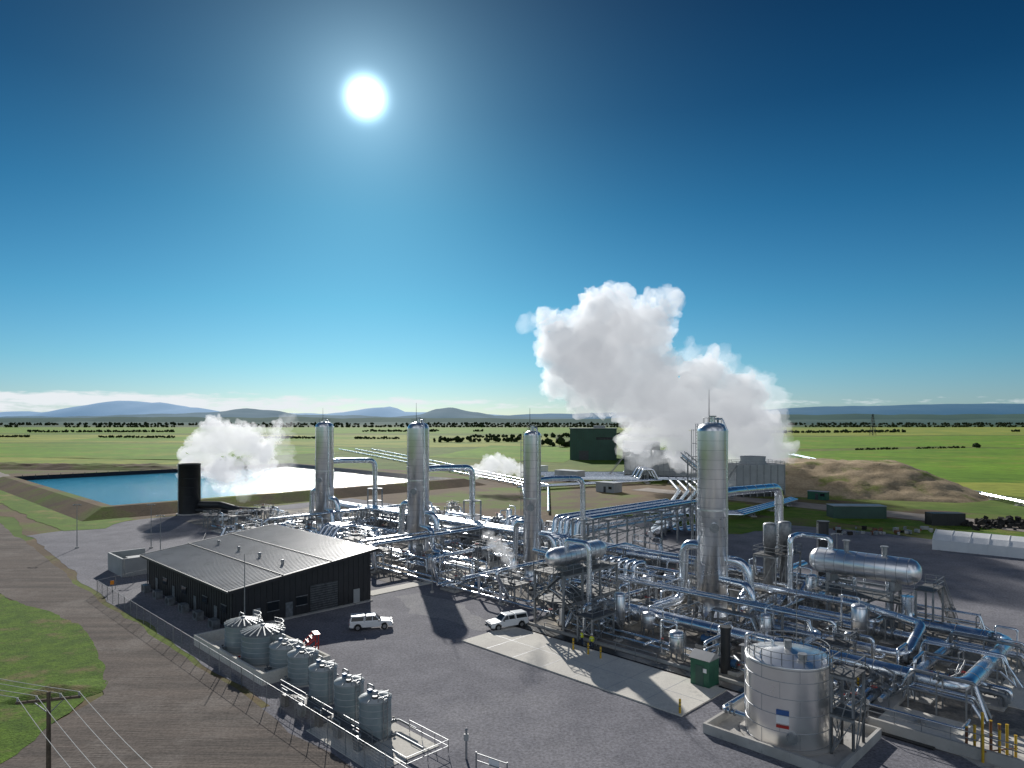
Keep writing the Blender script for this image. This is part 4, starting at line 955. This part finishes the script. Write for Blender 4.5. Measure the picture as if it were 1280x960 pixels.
steam('steam_plume',pf([(955,565,26),(928,545,40),(885,530,48),(845,512,50),(805,488,50),(765,458,50),(722,455,44),(752,412,42),(800,415,40),(702,430,32),(800,540,26),(908,500,34),(700,475,26),(742,480,38),(850,555,28),(745,386,26),(822,392,20),(868,478,32),(762,374,16),(690,402,18),(940,580,24)],K,262,8),'steam_dense',.85,3.4,.105,8,2)
steam('steam_wisp',pf([(672,402,12),(690,395,10),(935,500,38),(962,530,26),(968,560,22),(900,460,22),(660,410,7),(948,585,24),(860,450,22),(800,560,26)],K,262,6),'steam_wisp',1.0,3.2,.13,5,4)
K2=.235
steam('steam_plume',pf([(236,574,16),(250,560,21),(272,549,25),(298,553,23),(322,560,17),(262,582,20),(290,586,20),(238,592,11),(316,582,15),(302,540,14),(262,538,14),(336,564,13),(344,545,11),(350,530,8)],K2,204,4),'steam_thin',.45,1.7,.26,7,6)
steam('steam_wisp',pf([(338,560,16),(345,545,13),(352,528,11),(358,518,7),(346,576,18),(330,592,20),(360,598,16),(300,604,20),(390,602,13),(270,602,16),(415,604,10)],K2,206,4),'steam_wisp',.6,1.6,.28,5,7)
steam('steam_plume',pf([(598,588,10),(614,582,14),(634,583,13),(652,590,9),(622,574,9)],.29,250,3),'steam_thin',.5,1.3,.3,6,8)
steam('steam_jet',pf([(646,716,4),(641,707,7),(634,697,9),(626,687,10),(617,679,9),(610,669,7),(624,673,6)],.106,91.5,.3),'steam_thin',.13,.4,1.0,5,9)

# ------------------------------------------------------------------ camera, light, world
cam=bpy.data.cameras.new('camera');co=bpy.data.objects.new('camera',cam);scene.collection.objects.link(co)
co.location=(0,0,26);co.rotation_euler=(math.radians(90),0,0);cam.sensor_width=36;cam.lens=24.33;cam.shift_y=.035;cam.clip_end=60000;cam.clip_start=.5;scene.camera=co
el=math.radians(24.5);az=math.radians(-11.95)
sd=Vector((math.sin(az)*math.cos(el),math.cos(az)*math.cos(el),math.sin(el)))
sl_=bpy.data.lights.new('sun','SUN');sl_.energy=5.0;sl_.angle=math.radians(.5);sl_.color=(1,.965,.91);so=bpy.data.objects.new('sun',sl_);scene.collection.objects.link(so)
so.rotation_euler=sd.to_track_quat('Z','Y').to_euler();so.location=(0,0,200)
w=bpy.data.worlds.new('World');scene.world=w;w.use_nodes=True;nt=w.node_tree;N=nt.nodes;Lk=nt.links;N.clear()
out=N.new('ShaderNodeOutputWorld');bg=N.new('ShaderNodeBackground');bg.inputs['Strength'].default_value=.11
sky=N.new('ShaderNodeTexSky');sky.sky_type='NISHITA';sky.sun_disc=False;sky.sun_elevation=el;sky.sun_rotation=az;sky.air_density=1.0;sky.dust_density=.3;sky.ozone_density=3.0
tc=N.new('ShaderNodeTexCoord');sp=N.new('ShaderNodeSeparateXYZ');Lk.new(tc.outputs['Generated'],sp.inputs[0])
rp=N.new('ShaderNodeValToRGB');Lk.new(sp.outputs['Z'],rp.inputs['Fac'])
E=rp.color_ramp.elements;E[0].position=0;E[0].color=(.36,.53,.78,1);E[1].position=.75;E[1].color=(.12,.22,.30,1)
for p,c in((.03,(.33,.51,.72)),(.08,(.24,.50,.66)),(.16,(.15,.44,.57)),(.28,(.07,.31,.43)),(.40,(.03,.18,.28)),(.52,(.015,.11,.19))):
    x=rp.color_ramp.elements.new(p);x.color=(*c,1)
mx=N.new('ShaderNodeMixRGB');mx.blend_type='MULTIPLY';mx.inputs['Fac'].default_value=1;Lk.new(sky.outputs[0],mx.inputs['Color1']);Lk.new(rp.outputs[0],mx.inputs['Color2'])
def mth(op,a,b=None,vb=None,clamp=False):
    n=N.new('ShaderNodeMath');n.operation=op;n.use_clamp=clamp;Lk.new(a,n.inputs[0])
    if b is not None:Lk.new(b,n.inputs[1])
    elif vb is not None:n.inputs[1].default_value=vb
    return n.outputs[0]
# low cloud band on the horizon
mp=N.new('ShaderNodeMapping');mp.inputs['Scale'].default_value=(22,22,130);Lk.new(tc.outputs['Generated'],mp.inputs[0])
nz=N.new('ShaderNodeTexNoise');nz.inputs['Scale'].default_value=1;nz.inputs['Detail'].default_value=9;nz.inputs['Roughness'].default_value=.6;Lk.new(mp.outputs[0],nz.inputs['Vector'])
zr=N.new('ShaderNodeValToRGB');Lk.new(sp.outputs['Z'],zr.inputs['Fac']);Z=zr.color_ramp.elements;Z[0].position=.0;Z[0].color=(.7,.7,.7,1);Z[1].position=.050;Z[1].color=(0,0,0,1);zz=zr.color_ramp.elements.new(.026);zz.color=(1,1,1,1)
xr=N.new('ShaderNodeMapRange');Lk.new(sp.outputs['X'],xr.inputs['Value']);xr.inputs['From Min'].default_value=.12;xr.inputs['From Max'].default_value=-.45;xr.inputs['To Min'].default_value=.0;xr.inputs['To Max'].default_value=.40
s1=mth('ADD',zr.outputs[0],xr.outputs[0]);s2=mth('ADD',s1,mth('MULTIPLY',nz.outputs['Fac'],vb=1.3));s3=mth('SUBTRACT',s2,vb=1.66);s4=mth('MULTIPLY',s3,vb=3.5,clamp=True)
cm=N.new('ShaderNodeMixRGB');Lk.new(s4,cm.inputs['Fac']);Lk.new(mx.outputs[0],cm.inputs['Color1']);cm.inputs['Color2'].default_value=(7.4,7.8,8.1,1)
# unseen cloud added behind the viewpoint as white fill for the metal
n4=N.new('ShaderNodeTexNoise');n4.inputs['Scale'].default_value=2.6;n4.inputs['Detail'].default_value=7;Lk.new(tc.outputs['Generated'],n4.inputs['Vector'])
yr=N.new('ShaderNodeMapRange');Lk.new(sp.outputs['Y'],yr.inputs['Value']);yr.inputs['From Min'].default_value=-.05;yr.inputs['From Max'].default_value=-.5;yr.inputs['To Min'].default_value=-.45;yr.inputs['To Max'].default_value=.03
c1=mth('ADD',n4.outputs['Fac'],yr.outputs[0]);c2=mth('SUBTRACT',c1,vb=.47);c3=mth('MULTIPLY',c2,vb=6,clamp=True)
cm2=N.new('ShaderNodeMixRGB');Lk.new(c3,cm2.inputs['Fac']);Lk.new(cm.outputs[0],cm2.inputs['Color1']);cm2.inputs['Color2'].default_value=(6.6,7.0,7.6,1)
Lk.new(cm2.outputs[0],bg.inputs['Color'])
# solar aureole
vd=N.new('ShaderNodeVectorMath');vd.operation='DOT_PRODUCT';Lk.new(tc.outputs['Generated'],vd.inputs[0]);vd.inputs[1].default_value=sd
ac=mth('ARCCOSINE',vd.outputs['Value']);deg=mth('MULTIPLY',ac,vb=57.2958)
def gl(width,amp,p):
    a=mth('DIVIDE',deg,vb=width);b_=mth('POWER',a,vb=p);c=mth('MULTIPLY',b_,vb=-1);d=mth('EXPONENT',c);return mth('MULTIPLY',d,vb=amp)
g1=gl(1.1,5.0,2.2);g2=gl(2.8,.55,1.0);g3=gl(10,.19,1.2)
gs=mth('ADD',mth('ADD',g1,g2),g3)
bg2=N.new('ShaderNodeBackground');bg2.inputs['Color'].default_value=(.60,.86,1,1);Lk.new(gs,bg2.inputs['Strength'])
ad=N.new('ShaderNodeAddShader');Lk.new(bg.outputs[0],ad.inputs[0]);Lk.new(bg2.outputs[0],ad.inputs[1]);Lk.new(ad.outputs[0],out.inputs[0])
scene.view_settings.view_transform='Standard';scene.view_settings.look='None';scene.view_settings.exposure=0
print('skids',cnt,'objs',len(bpy.data.objects))
